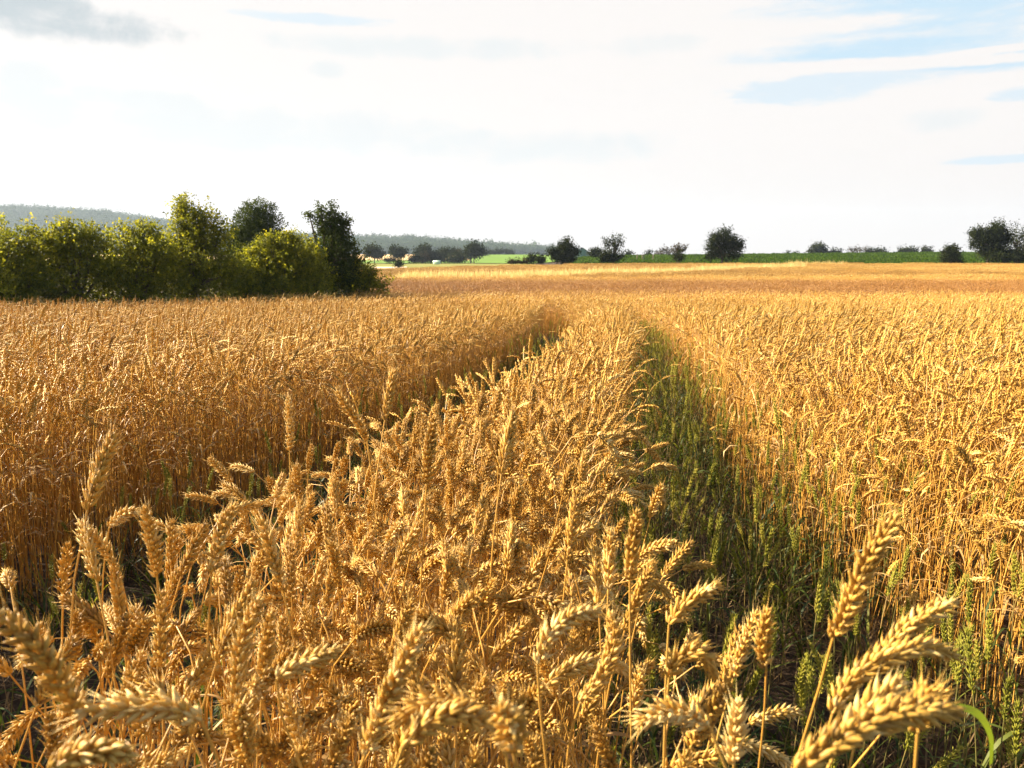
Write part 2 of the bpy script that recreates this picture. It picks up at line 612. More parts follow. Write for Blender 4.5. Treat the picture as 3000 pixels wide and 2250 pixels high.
def floret_arr(k=5):
    """one pointed husk along +Z, unit length, unit radius"""
    zs = [0, .18, .48, .78]; rs = [.35, .85, 1.0, .55]
    V = []
    for z, r in zip(zs, rs):
        for j in range(k):
            a = 2 * math.pi * j / k
            V.append((r * math.cos(a), r * .8 * math.sin(a), z))
    V.append((0, 0, 1.08))
    Q = [(i * k + j, i * k + (j + 1) % k, (i + 1) * k + (j + 1) % k, (i + 1) * k + j) for i in range(3) for j in range(k)]
    T = [(3 * k + j, 3 * k + (j + 1) % k, 4 * k) for j in range(k)]
    return np.array(V), np.array(Q), np.array(T)


FL5 = floret_arr(6)
OCT = (np.array([(1, 0, .4), (0, .8, .45), (-1, 0, .4), (0, -.8, .45), (0, 0, 0), (0, 0, 1.05)], float),
       None, np.array([(0, 1, 5), (1, 2, 5), (2, 3, 5), (3, 0, 5), (1, 0, 4), (2, 1, 4), (3, 2, 4), (0, 3, 4)]))


def interp_path(E, t):
    x = np.linspace(0, 1, len(E))
    return np.array([np.interp(t, x, E[:, k]) for k in range(3)])


def build_ear(mb, E, rng, lod='high', m=0, base=.5, fat=1.0, n=None):
    E = np.asarray(E, float)
    Lg = np.linalg.norm(np.diff(E, axis=0), axis=1).sum()
    T, N, B = frames(E)
    tw = rng.uniform(0, math.pi)
    if n is None:
        n = max(12, int(round(Lg / .0046)))
    if lod == 'low':
        k = 4; tt = np.linspace(0, 1, 6)
        P = np.array([interp_path(E, t) for t in tt])
        V, Q = tube(P, np.array([.0022, .0062, .0048, .0060, .0045, .0012]) * fat, k)
        mb.add(V, Q, None, m, base + rng.normal(0, .1))
        return
    if lod == 'mid':
        n = max(11, int(n * .8))
        V, Q = tube(E[::3], np.linspace(.0032, .0022, len(E[::3])) * fat, 4)
        mb.add(V, Q, None, m, base)
    if lod != 'mid':
        V, Q = tube(E, np.full(len(E), .0013), 5)
        mb.add(V, Q, None, m, base)
    for i in range(n):
        t = (i + .3) / n
        x = t * (len(E) - 1)
        a = min(int(x), len(E) - 2); f = x - a
        p = E[a] * (1 - f) + E[a + 1] * f
        ang = tw + .5 * t
        b = B[a] * math.cos(ang) + N[a] * math.sin(ang)
        c = np.cross(T[a], b)
        sd = 1 if i % 2 else -1
        env = .72 + .45 * math.sin(math.pi * min(1, .12 + .86 * t)) ** .8
        env *= 1 - .25 * max(0, t - .8) / .2
        o = b * sd
        r0 = base + rng.normal(0, .14)
        if lod == 'mid':
            d = T[a] * math.cos(.38) + o * math.sin(.38) + c * rng.normal(0, .14)
            d /= np.linalg.norm(d)
            e1 = np.cross(d, c); e1 /= np.linalg.norm(e1); e2 = np.cross(d, e1)
            W = OCT[0]
            ln = .0165 * env * fat
            V = p + o * .0012 + W[:, :1] * e1 * .0028 * fat * env + W[:, 1:2] * e2 * .0046 * fat * env + W[:, 2:] * d * ln
            mb.add(V, None, OCT[2], m, r0)
            continue
        for q, (so, sc_, lg) in enumerate(((.52, 0, 1.1), (.68, .46, 1.0), (.68, -.46, 1.0), (.32, .66, .74), (.32, -.66, .74))):
            d = T[a] * math.cos(so) + o * math.sin(so) + c * (sc_ + rng.normal(0, .13))
            d += o * rng.normal(0, .15)
            d /= np.linalg.norm(d)
            e1 = np.cross(d, c); e1 /= np.linalg.norm(e1); e2 = np.cross(d, e1)
            W = FL5[0]
            ln = .0126 * env * lg * fat * rng.uniform(.78, 1.2); w = .0024 * env * fat
            V = p + o * .0013 + c * sc_ * .004 * fat * env + W[:, :1] * e1 * w * .85 + W[:, 1:2] * e2 * w * 1.15 + W[:, 2:] * d * ln
            # the husk closes inwards at its tip
            V -= (W[:, 2:] ** 2) * o * ln * .05
            mb.add(V, FL5[1], FL5[2], m, r0 + rng.normal(0, .11) + .2 * (W[:, 2] - .5))
            if q == 0 or rng.random() < .6:
                tip = V[-1]; al = rng.uniform(.003, .011) * fat * (1.6 if t > .85 else 1)
                d2 = d * .8 + T[a] * .5
                mb.add(np.array([tip - e1 * .0004 - d * .001, tip + e1 * .0004 - d * .001, tip + e2 * .0004 - d * .001, tip + d2 * al]),
                       None, np.array([(0, 1, 3), (1, 2, 3), (2, 0, 3)]), m, r0 + .15)
    if lod != 'mid':   # end spikelet
        d = T[-1]; e1 = N[-1]; e2 = B[-1]
        for k in range(3):
            a = k * 2.1
            dd = d + (e1 * math.cos(a) + e2 * math.sin(a)) * .3
            dd /= np.linalg.norm(dd)
            W = FL5[0]
            V = E[-1] - d * .004 + W[:, :1] * e1 * .0021 * fat + W[:, 1:2] * e2 * .0021 * fat + W[:, 2:] * dd * .010 * fat
            mb.add(V, FL5[1], FL5[2], m, base + .1)


def build_stem(mb, P, rng, lod='high', m=0, base=.5, r0=.0019, r1=.0012):
    k = {'high': 6, 'mid': 3, 'low': 3}[lod]
    if lod != 'high':
        P = P[[0, 4, 7, 8, 9, 10, 11]] if lod == 'mid' else P[[0, 7, 9, 11]]
    s = np.linspace(0, 1, len(P))
    rad = r0 + (r1 - r0) * s
    tone = base + .25 * (s - .5)
    V, Q = tube(P, rad, k)
    mb.add(V, Q, None, m, np.repeat(tone, k))
    if lod == 'high':      # joints of the straw
        for f in (.32, .62):
            i = f * (len(P) - 1); a = int(i)
            p = P[a] + (P[a + 1] - P[a]) * (i - a); d = P[a + 1] - P[a]; d /= np.linalg.norm(d)
            V, Q = tube(np.array([p - d * .004, p - d * .0015, p + d * .0015, p + d * .004]), np.array([.0017, .0027, .0027, .0016]), 6)
            mb.add(V, Q, None, m, base - .3)


def build_leaf(mb, p, rng, length, az, m=0, base=.5, w=.005, rise=55, droop=150, n=7, curl=.6):
    """one blade from the straw at P, first rising, then hanging over"""
    s = np.linspace(0, 1, n)
    th = R(90 - rise) + R(droop) * s ** 1.3
    d = np.stack([np.sin(th) * math.cos(az), np.sin(th) * math.sin(az), np.cos(th)], -1)
    P = np.zeros((n, 3)); P[1:] = np.cumsum((d[:-1] + d[1:]) / 2 * length / (n - 1), 0)
    P += p
    tw = curl * s * rng.uniform(-2, 2)
    side0 = np.array([-math.sin(az), math.cos(az), 0])
    nor = np.cross(d, side0)
    side = side0 * np.cos(tw)[:, None] + nor * np.sin(tw)[:, None]
    wid = w * np.array([np.interp(x, [0, .15, .5, .85, 1], [.55, 1, .9, .45, .03]) for x in s])
    V, Q = ribbon(P, wid, side)
    mb.add(V, Q, None, m, base + rng.normal(0, .12))


WHEAT_MATS = [M['stem'], M['ear'], M['dryleaf']]
GREEN_MATS = [M['gstem'], M['gear'], M['gleaf']]
rng0 = np.random.default_rng(7)
POSES = [('upright', 5, 8), ('upright', 9, 20), ('upright', 3, 14), ('leaning', 11, 38), ('leaning', 14, 52), ('leaning', 8, 62),
         ('nodding', 10, 82), ('nodding', 9, 98), ('nodding', 13, 112), ('leaning', 12, 45), ('nodding', 7, 90), ('upright', 7, 28)]


def whole_stalk(seed, pose, lod, green=False, height=.80):
    """(arrays of a full stalk pointing its nod along +X)"""
    rng = np.random.default_rng(seed)
    _, lean, bend = POSES[pose]
    P, E = stalk_path(rng, height, lean, bend, 0, rng.uniform(.066, .088) * (.85 if green else 1))
    mb = MB()
    b = rng.uniform(.3, .7)
    build_stem(mb, P, rng, lod, 0, b)
    build_ear(mb, E, rng, lod, 1, b + rng.uniform(-.1, .1), rng.uniform(.92, 1.12) * (.85 if green else 1))
    if lod != 'low':
        for f in ((.42, .66) if not green else (.35, .55, .75)):
            if rng.random() < (.75 if not green else .9):
                i = int(f * 11)
                build_leaf(mb, P[i], rng, rng.uniform(.10, .2), rng.uniform(0, 6.28), 2, rng.uniform(.2, .8),
                           w=rng.uniform(.0022, .0042), rise=rng.uniform(35, 70), droop=rng.uniform(90, 170), n=8 if lod == 'high' else 5)
    return mb.arrays()


TEMPL = {lod: [whole_stalk(100 + i, i, lod) for i in range(len(POSES))] for lod in ('mid', 'low')}
POSE_P = np.array([.09, .10, .09, .10, .10, .08, .10, .08, .05, .10, .08, .05]); POSE_P /= POSE_P.sum()


TILE_P = np.array([.05, .05, .05, .09, .11, .12, .12, .11, .09, .09, .10, .02]); TILE_P /= TILE_P.sum()


def nod_az(rng, n=None):
    """ears hang mostly away from the sun side, to +X"""
    return rng.normal(-.1, .95, n)


def tile_mesh(name, size, dens, lod, seed, tri=False):
    rng = np.random.default_rng(seed)
    mb = MB()
    n = int(size * size * dens)
    for _ in range(n):
        x, y = rng.uniform(-size / 2, size / 2, 2)
        p = rng.choice(len(POSES), p=TILE_P)
        h = np.clip(rng.normal(1.0, .065), .78, 1.2)
        if tri:
            a = nod_az(rng); top = .84 * h
            b = rng.uniform(0, 1)
            dx, dy = math.cos(a), math.sin(a)
            l = rng.uniform(.03, .07)
            w = rng.uniform(.006, .010)
            p0 = np.array([x, y, top - .03]); p1 = p0 + (dx * l * .5, dy * l * .5, .03); p2 = p0 + (dx * l, dy * l, .02 - rng.uniform(0, .06))
            V, Q = tube(np.array([p0, p1, p2]), np.array([w * .6, w, w * .3]), 3)
            mb.add(V, Q, None, 1, b)
            V, Q = ribbon(np.array([(x - dx * .03, y - dy * .03, .3), p0]), np.array([.004, .003]), np.array([1.0, 0, 0]))
            mb.add(V, Q, None, 0, b)
        else:
            mb.put(TEMPL[lod][p], rotz(nod_az(rng)) * h, (x, y, 0), rng.uniform(-.28, .28))
    return mb.mesh(name, WHEAT_MATS, smooth=False)


TILE_MID = [tile_mesh('wheat_tile', .25, 460, 'mid', 300 + i) for i in range(8)]
TILE_LOW = [tile_mesh('wheat_plot', 1.0, 260, 'low', 400 + i) for i in range(6)]
TILE_FAR = [tile_mesh('wheat_block', 2.5, 120, 'low', 500 + i, True) for i in range(5)]


def arr_mesh(name, arr, mats, smooth=False):
    V, Q, T, qm, tm, r = arr
    return new_mesh(name, V, Q, T, mats, qm, tm, {'tone': np.clip(r, 0, 1)}, smooth)


SINGLE_HIGH = [arr_mesh('wheat_single', whole_stalk(700 + i, i % len(POSES), 'high'), WHEAT_MATS, True) for i in range(18)]
SINGLE_MID = [arr_mesh('wheat_single_mid', TEMPL['mid'][i], WHEAT_MATS) for i in range(len(POSES))]

# edges of the two wheel tracks at ear level: x as a function of y
L1X = ([0, .7, 1, 2.1, 3.1, 3.75, 5.2, 7.4, 9.5, 11.5, 14, 18.5], [-.70, -.78, -.76, -.62, -.40, -.15, .25, .65, .87, 1.13, 1.32, 1.25])
L0X = ([0, 1, 2.4, 2.9, 3.3, 3.75, 5.8, 7.5, 9.3, 12, 15, 18.5], [-2.1, -2.02, -1.95, -1.78, -1.58, -1.36, -.80, -.50, -.22, .16, .46, .50])
R0X = ([0, .8, 1.2, 2.15, 2.6, 3.6, 5.2, 8, 13, 18.5], [.16, .22, .18, .20, .29, .46, .72, 1.15, 1.86, 2.0])
R1X = ([0, .7, 1.5, 2.5, 3.5, 4.9, 8, 13, 18.5], [1.75, 1.68, 1.5, 1.27, 1.2, 1.36, 1.80, 2.52, 2.7])


def edge(tab, y):
    return np.interp(y, tab[0], tab[1])


def hedge_line(x):
    """the field ends along the hedge on the far left"""
    return np.where(x < -4.6, 27.0 + (x + 4.6) * .80, 1e9)


def strip_y(u):
    """the grassy strip between the near and the far field"""
    px = 1500 + u * 3000 * F
    return np.interp(px, [1040, 1169, 1170, 1500, 2000, 2350, 2351], [-99, -99, 47, 50, 62, 84, -99])


def in_wheat(x, y):
    """0 outside, 1 in the standing wheat"""
    x = np.asarray(x, float); y = np.asarray(y, float)
    tr = y < 18.0
    a = (x < edge(L0X, y)) | ((x > edge(L1X, y)) & (x < edge(R0X, y))) | (x > edge(R1X, y))
    ok = np.where(tr, a, True)
    ok &= ~((y > hedge_line(x) - .35) & (x < -.186 * y))
    return ok & (np.abs(y - strip_y(x / np.maximum(y, 1))) > 1.1)


def far_end(x, y):
    u = x / np.maximum(y, 1)
    return np.where(u < -.16, 74, np.where(u < .02, 74 + (u + .16) / .18 * 23, 97.0))


rngf = np.random.default_rng(11)
near_pts = []      # single stalks: x, y, pose, height factor, az
tiles_mid, tiles_low, tiles_far = [], [], []


def in_view(x, y, pad=.5):
    return (np.abs(x) < .70 * y + .55 + pad)


# singles close by and along the track edges
NEAR = 4.2
n_try = 26000
xs = rngf.uniform(-4.4, 4.4, n_try * 2); ys = rngf.uniform(.34, NEAR, n_try * 2)
area = 8.8 * (NEAR - .34)
keep = rngf.random(len(xs)) < 520 * area / len(xs)
ok = keep & in_view(xs, ys, 1.1) & in_wheat(xs + rngf.normal(0, .05, len(xs)), ys)
# the strip between the tracks starts a little ahead of the viewer
ok &= ~((ys < .62) & (np.abs(xs) < .5))
for x, y in zip(xs[ok], ys[ok]):
    near_pts.append((x, y))
T_ = .25
for gy_ in np.arange(NEAR, 18.1, T_):
    for gx_ in np.arange(-14, 14, T_):
        cx, cy = gx_ + T_ / 2, gy_ + T_ / 2
        if not in_view(cx, cy, 1.2):
            continue
        cs = in_wheat(np.array([cx - .16, cx + .16, cx, cx, cx]), np.array([cy, cy, cy - .12, cy + .12, cy]))
        if cs.all():
            tiles_mid.append((cx, cy))
        elif cs.any():
            for _ in range(30):
                x, y = cx + rngf.uniform(-.125, .125), cy + rngf.uniform(-.125, .125)
                if in_wheat(x + rngf.normal(0, .04), y):
                    near_pts.append((x, y))
for cy in np.arange(18.7, 48, 1.0):
    for cx in np.arange(-40, 40, 1.0):
        if in_view(cx, cy, 1.8) and in_wheat(cx, cy) and cy < far_end(cx, cy):
            tiles_low.append((cx, cy))
for cy in np.arange(49.2, 98, 2.5):
    for cx in np.arange(-80, 80, 2.5):
        if in_view(cx, cy, 2.5) and in_wheat(cx, cy) and cy < far_end(cx, cy):
            tiles_far.append((cx, cy))

near_pts = np.array(near_pts)
order = np.argsort(near_pts[:, 1] ** 2 + near_pts[:, 0] ** 2)
near_pts = near_pts[order]

# height of the crop: a little uneven, shorter beside the tracks


def crop_height(x, y, rng):
    h = rng.normal(1.0, .075)
    dL = x - float(edge(L1X, y))
    if 1.6 < y < 17 and -.05 < dL < .3:
        h *= .90 + .10 * max(dL, 0) / .3
        return min(h, 1.0)
    if y < 4.2:
        dR = x - float(edge(R1X, y))
        if 0 < dR < .5:
            h *= .66 + .34 * dR / .5
        if rng.random() < .035:
            h *= rng.uniform(1.1, 1.2)
    return h


# ---- individual stalks: the ones that show largest
GROUP_OF = {}
rng1 = np.random.default_rng(21)
HIGH = []
for i in range(18):
    pose = i % len(POSES)
    rng = np.random.default_rng(900 + i)
    kind, lean, bend = POSES[pose]
    P, E = stalk_path(rng, .80, lean, bend, 0, rng.uniform(.068, .092))
    b = rng.uniform(.35, .7)
    s = MB(); build_stem(s, P, rng, 'high', 0, b)
    e = MB(); build_ear(e, E, rng, 'high', 0, b + rng.uniform(-.1, .12), rng.uniform(.85, 1.08))
    lv = []
    for f in (.42, .66):
        if rng.random() < .75:
            q = MB()
            build_leaf(q, P[int(f * 11)], rng, rng.uniform(.10, .22), rng.uniform(0, 6.28), 0, rng.uniform(.2, .8), w=rng.uniform(.0025, .0058),
                       rise=rng.uniform(35, 70), droop=rng.uniform(90, 170), n=9)
            lv.append(q.mesh('leaf', [M['dryleaf']], True))
    HIGH.append((kind, s.mesh('stem', [M['stem']], True), e.mesh('ear', [M['ear']], True), lv))


def place_stalk(proto, x, y, z, az, sc, tilt, label, group):
    kind, st, er, lv = proto
    t = empty('wheat_stalk', (x, y, z))
    t.rotation_euler = (tilt[0], tilt[1], az)
    t.scale = (1.0, 1.0, sc)
    tag(t, label, 'wheat', group)
    obj('stem', st, t); obj('ear', er, t)
    for l in lv:
        obj('leaf', l, t)
    return t


# ---- stalks that stand out, each with its own curve -----------------------------------------
def spline(pts, n):
    """smooth curve through a few points"""
    pts = np.asarray(pts, float)
    d = np.concatenate([[0], np.cumsum(np.linalg.norm(np.diff(pts, axis=0), axis=1))])
    s = np.linspace(0, d[-1], n)
    m = np.gradient(pts, d, axis=0)
    out = []
    for x in s:
        i = min(max(np.searchsorted(d, x) - 1, 0), len(d) - 2)
        h = d[i + 1] - d[i]; t = (x - d[i]) / h
        out.append((2 * t ** 3 - 3 * t ** 2 + 1) * pts[i] + (t ** 3 - 2 * t ** 2 + t) * h * m[i] + (-2 * t ** 3 + 3 * t ** 2) * pts[i + 1] + (t ** 3 - t ** 2) * h * m[i + 1])
    return np.array(out)


def hero(ear_px, D0, D1, label, seed, stem_px=None, foot=None, fat=.95, tone=.55):
    """EAR_PX: base ... tip of the ear as seen, at distances D0 ... D1; the straw runs down to the ground at FOOT"""
    rng = np.random.default_rng(seed)
    Ds = np.linspace(D0, D1, len(ear_px))
    E = spline([at(px, py, d) for (px, py), d in zip(ear_px, Ds)], 15)
    pts = []
    if stem_px:
        for k, (px, py) in enumerate(stem_px):
            pts.append(at(px, py, D0 + .012 * (len(stem_px) - k)))
    p_low = pts[0] if pts else E[0]
    dirn = (pts[1] - pts[0]) if len(pts) > 1 else (E[0] - p_low if pts else (E[0] - E[3]) * -1)
    dirn = dirn / (np.linalg.norm(dirn) + 1e-9)
    if foot is None:
        k = p_low[2] / max(dirn[2], .75) if dirn[2] > 0 else p_low[2]
        foot = (p_low[0] - np.clip(dirn[0], -.35, .35) * p_low[2] * .7, p_low[1] + .03 - np.clip(dirn[1], -.3, .3) * .4)
    f = np.array([foot[0], foot[1], float(terrain(foot[0], foot[1]))])
    if not pts:
        under = E[0] - dirn * .05
        pts = [under]
    mid = f + (pts[0] - f) * .6 + np.array([0, 0, .02])
    P = spline([f, mid] + pts + [E[0]], 22)
    t = empty('wheat_stalk', tuple(f))
    s = MB(); build_stem(s, P - f, rng, 'high', 0, tone)
    e = MB(); build_ear(e, E - f, rng, 'high', 0, tone, fat)
    obj('stem', s.mesh('stem', [M['stem']], True), t)
    obj('ear', e.mesh('ear', [M['ear']], True), t)
    tag(t, label, 'wheat', 'ripe wheat stalks standing close by')
    return t


HEROES = [
    ([(2440, 1870), (2480, 1790), (2540, 1650), (2625, 1515)], .62, .60, 'tall ripe wheat stalk with upright blurred ear leaning over the green right-hand track', [(2330, 2240), (2390, 2050)]),
    ([(2440, 2090), (2500, 1990), (2600, 1925), (2700, 1895), (2795, 1920)], .56, .58, 'golden wheat ear arching over like a hook in front of the green right-hand track', [(2400, 2235), (2420, 2150)]),
    ([(2590, 1905), (2660, 1840), (2720, 1800), (2790, 1765)], .64, .66, 'slender pale wheat ear slanting up behind the hooked ear beside the right-hand track', [(2500, 2200), (2550, 2000)]),
    ([(2330, 2260), (2480, 2150), (2640, 2085), (2800, 2080)], .40, .42, 'very large blurred pale wheat ear bowing across the bottom right corner', [(2300, 2300)]),
    ([(2470, 2160), (2560, 2060), (2640, 2000)], .50, .52, 'short blurred wheat ear pointing up just behind the large bottom right ear', [(2420, 2260)]),
    ([(2690, 2130), (2700, 2080), (2720, 2020)], .46, .44, 'pale sunlit wheat ear facing the viewer at the bottom right', [(2680, 2260)]),
    ([(225, 2090), (170, 1990), (90, 1880), (-10, 1800)], .50, .48, 'large blurred wheat ear leaning out of the picture at the lower left edge', [(215, 2240)]),
    ([(590, 2110), (510, 2075), (380, 2070), (240, 2085)], .52, .50, 'wheat ear lying nearly level and pointing at the left track, lower left', [(640, 2240), (620, 2160)]),
    ([(1070, 2210), (1120, 2080), (1180, 1950), (1235, 1840)], .56, .56, 'dark backlit wheat ear slanting up from the middle of the bottom edge', [(1050, 2260)]),
    ([(1575, 1945), (1610, 1860), (1670, 1810), (1750, 1790)], .70, .72, 'pale wheat ear arching to the right above its straw in the middle of the strip', [(1600, 2230), (1580, 2050)]),
    ([(1250, 1420), (1255, 1350), (1262, 1290), (1272, 1225)], 1.15, 1.13, 'upright wheat ear taller than all others in the middle of the strip', [(1230, 1800), (1242, 1550)]),
    ([(1075, 1290), (1050, 1240), (1015, 1190), (990, 1150)], 1.5, 1.48, 'wheat ear leaning left high above the left edge of the strip', [(1110, 1600), (1090, 1400)]),
    ([(848, 1320), (850, 1260), (848, 1205), (845, 1165)], 1.7, 1.7, 'thin upright wheat ear standing alone beside the left track', [(850, 1650), (850, 1450)]),
    ([(1845, 1700), (1850, 1630), (1860, 1560), (1868, 1500)], .88, .88, 'upright furry wheat ear at the right edge of the strip against the dark track', [(1850, 2200), (1846, 1900)]),
    ([(1960, 1830), (1990, 1790), (2040, 1750), (2105, 1715)], .80, .82, 'sunlit wheat ear pointing up to the right beside the dark right-hand track', [(1950, 2240), (1950, 2000)]),
    ([(2245, 1960), (2235, 1900), (2240, 1840), (2250, 1790)], .78, .78, 'stiff upright brownish wheat ear amid green stems of the right-hand track', [(2225, 2230), (2240, 2080)]),
    ([(1960, 1990), (1990, 1930), (2050, 1910), (2095, 1980)], .70, .70, 'drooping wheat ear bent like a shepherd crook at the right edge of the strip', [(1945, 2240), (1950, 2080)]),
    ([(2150, 2240), (2150, 2180), (2158, 2120), (2165, 2060)], .62, .62, 'short blurred upright wheat ear at the bottom edge beside the right-hand track', [(2150, 2300)]),
    ([(1420, 2100), (1330, 2060), (1240, 2070), (1160, 2110)], .50, .48, 'thick blurred wheat ear curving down to the left at the bottom centre', [(1490, 2260), (1470, 2160)]),
    ([(460, 1690), (455, 1620), (440, 1550), (425, 1490)], .95, .93, 'big upright wheat ear at the left edge of the strip with one bent leaf', [(480, 2100), (470, 1850)]),
    ([(620, 1680), (640, 1600), (655, 1540), (690, 1480)], .92, .94, 'broad pale wheat ear leaning right next to the big upright left-edge ear', [(600, 2150), (610, 1850)]),
    ([(330, 1640), (300, 1600), (270, 1570), (250, 1560)], 1.05, 1.03, 'wheat ear bowing left over the left-hand track', [(380, 2000), (370, 1750)]),
    ([(320, 1545), (350, 1515), (385, 1500), (410, 1500)], 1.2, 1.2, 'small wheat ear arching right over the left-hand track', [(300, 1900), (305, 1650)]),
    ([(810, 1990), (850, 1960), (920, 1930), (985, 1905)], .66, .68, 'sunlit wheat ear pointing up to the right in the lower left of the strip', [(880, 2240), (820, 2080)]),
    ([(2080, 2130), (2000, 2090), (1930, 2090), (1870, 2120)], .60, .58, 'pale wheat ear lying over to the left at the lower right of the strip', [(2130, 2260)]),
    ([(1505, 2200), (1500, 2150), (1490, 2110), (1475, 2075)], .45, .42, 'wheat ear pointing at the viewer in the middle of the bottom edge', [(1515, 2260)]),
    ([(140, 2270), (200, 2225), (280, 2200), (380, 2215)], .44, .45, 'large blurred pale wheat ear along the bottom edge near the left corner', [(120, 2320)]),
    ([(1180, 2190), (1250, 2120), (1340, 2090), (1430, 2110)], .47, .48, 'big blurred wheat ear arching right beside the dark backlit ear', [(1150, 2270)]),
    ([(690, 2060), (700, 1950), (720, 1850), (760, 1760)], .70, .72, 'dark shaded upright wheat ear in the lower left of the strip', [(690, 2250), (690, 2150)]),
    ([(1700, 2060), (1760, 1980), (1800, 1880), (1790, 1800)], .72, .74, 'long wheat ear standing up just right of the pale arching ear', [(1660, 2250), (1670, 2150)]),
]
for i, (epx, d0, d1, lab, spx) in enumerate(HEROES):
    hero(epx, d0, d1, lab, 40 + i, spx, tone=.45 + .3 * ((i * 7) % 5) / 5)



def big_blade(px, D0, D1, label, seed, w=.0042):
    """one broad green blade seen close by"""
    rng = np.random.default_rng(seed)
    B_ = spline([at(x, y, d) for (x, y), d in zip(px, np.linspace(D0, D1, len(px)))], 12)
    f = np.array([B_[0][0] + .02, B_[0][1] + .02, float(terrain(B_[0][0], B_[0][1]))])
    t = empty('grass_blade', tuple(f))
    tag(t, label, 'grass', None)
    mb = MB(); P = spline([f, f + (B_[0] - f) * .6, B_[0]], 10) - f
    V, Q = tube(P, np.linspace(.0016, .0012, 10), 6); mb.add(V, Q, None, 0, .5)
    obj('stem', mb.mesh('stem', [M['gstem']], True), t)
    mb = MB(); P = B_ - f
    T, N, B = frames(P)
    sd = np.cross(T, np.array([.25, -.75, .6])); sd /= np.linalg.norm(sd, axis=1, keepdims=True)
    s_ = np.linspace(0, 1, 12)
    V, Q = ribbon(P, w * np.interp(s_, [0, .2, .6, .9, 1], [.5, .9, 1, .5, .04]), sd)
    V[:12] += np.cross(T, sd) * .0012
    mb.add(V, Q, None, 0, .95)
    obj('leaf', mb.mesh('leaf', [M['brightleaf']], True), t)


big_blade([(2905, 2240), (2905, 2160), (2865, 2090), (2765, 2058)], .66, .62, 'bright green blade of grass bent over at the bottom right corner', 71)
N_SOLO = 300 - len(HEROES)
LABELS = {
    'upright': 'ripe golden wheat stalk with a straight upright ear in the nearest wheat',
    'leaning': 'ripe golden wheat stalk with a leaning ear in the nearest wheat',
    'nodding': 'ripe golden wheat stalk with a nodding curved ear in the nearest wheat',
}


def project(x, y, z):
    c, s = math.cos(PITCH), math.sin(PITCH)
    d = np.array([x, y, z - EYE])
    w = d[1] * c - d[2] * s
    return 512 + 770 * d[0] / w, 384 - 770 * (d[1] * s + d[2] * c) / w


solo = []
rest = []
for x, y in near_pts:
    u, v = project(x, y, .86)
    if len(solo) < N_SOLO and -20 < u < 1044 and v < 790:
        solo.append((x, y))
    else:
        rest.append((x, y))
by_pose = {k: [i for i, h in enumerate(HIGH) if h[0] == k] for k in ('upright', 'leaning', 'nodding')}
for x, y in solo:
    k = rng1.choice(['upright', 'leaning', 'nodding'], p=[.46, .32, .22])
    h = HIGH[rng1.choice(by_pose[k])]
    hh = crop_height(x, y, rng1)
    if abs(x) < .8 and y < 2.2:
        hh *= 1.03
    az = rng1.normal(-.1, 1.9)
    if 1.2 < y and x - float(edge(L1X, y)) < .25:
        az *= .4
        hh = min(hh, 1.04)
    place_stalk(h, x, y, float(terrain(x, y)), az, hh, rng1.normal(0, .045, 2), LABELS[k], k + ' wheat stalks close by')

# ---- everything else: one object
srcs = SINGLE_HIGH + SINGLE_MID + TILE_MID + TILE_LOW + TILE_FAR
o0 = 0; o1 = o0 + len(SINGLE_HIGH); o2 = o1 + len(SINGLE_MID); o3 = o2 + len(TILE_MID); o4 = o3 + len(TILE_LOW)
pts, rot, scl, var = [], [], [], []
for x, y in rest:
    hi = math.hypot(x, y) < 2.7
    pose = rng1.choice(len(POSES), p=POSE_P)
    if abs(x - float(edge(L0X, y))) < .35 and rng1.random() < .6:
        pose = int(rng1.choice([0, 1, 2, 11]))
    if hi:
        var.append(pose + (12 if pose < 6 and rng1.random() < .5 else 0))
    else:
        var.append(o1 + pose)
    pts.append((x, y, float(terrain(x, y))))
    rot.append((rng1.normal(0, .045), rng1.normal(0, .045), rng1.normal(-.1, 1.7)))
    h = crop_height(x, y, rng1)
    scl.append((1, 1, h))


def put_tiles(lst, base, count, jit, hs=.04):
    for x, y in lst:
        x2, y2 = x + rngf.normal(0, jit), y + rngf.normal(0, jit)
        pts.append((x2, y2, float(terrain(x2, y2))))
        rot.append((0, 0, rngf.normal(0, .25)))
        scl.append((1, 1, rngf.normal(1, hs)))
        var.append(base + rngf.integers(count))


put_tiles(tiles_mid, o2, len(TILE_MID), .02)
put_tiles(tiles_low, o3, len(TILE_LOW), .05, .03)
put_tiles(tiles_far, o4, len(TILE_FAR), .15, .03)
scatter('wheat_field', srcs, pts, rot, scl, var)['label'] = 'golden ripe wheat standing across the whole field'
print('wheat', len(rest), len(tiles_mid), len(tiles_low), len(tiles_far))

# ---------------------------------------------------------------- green late wheat and weeds in the wheel tracks
rng2 = np.random.default_rng(31)


def green_stalk(seed):
    rng = np.random.default_rng(seed)
    P, E = stalk_path(rng, .41, rng.uniform(2, 8), rng.uniform(2, 18), 0, rng.uniform(.06, .085))
    b = rng.uniform(.2, .8)
    s = MB(); build_stem(s, P, rng, 'high', 0, b, .0016, .0010)
    e = MB(); build_ear(e, E, rng, 'high', 0, b, .66)
    lv = []
    for f in (.3, .55, .75):
        if rng.random() < .6:
            q = MB()
            build_leaf(q, P[int(f * 11)], rng, rng.uniform(.10, .22), rng.uniform(0, 6.28), 0, rng.uniform(.1, .9), w=rng.uniform(.0022, .0045),
                       rise=rng.uniform(50, 75), droop=rng.uniform(60, 140), n=8)
            lv.append(q)
    return s, e, lv


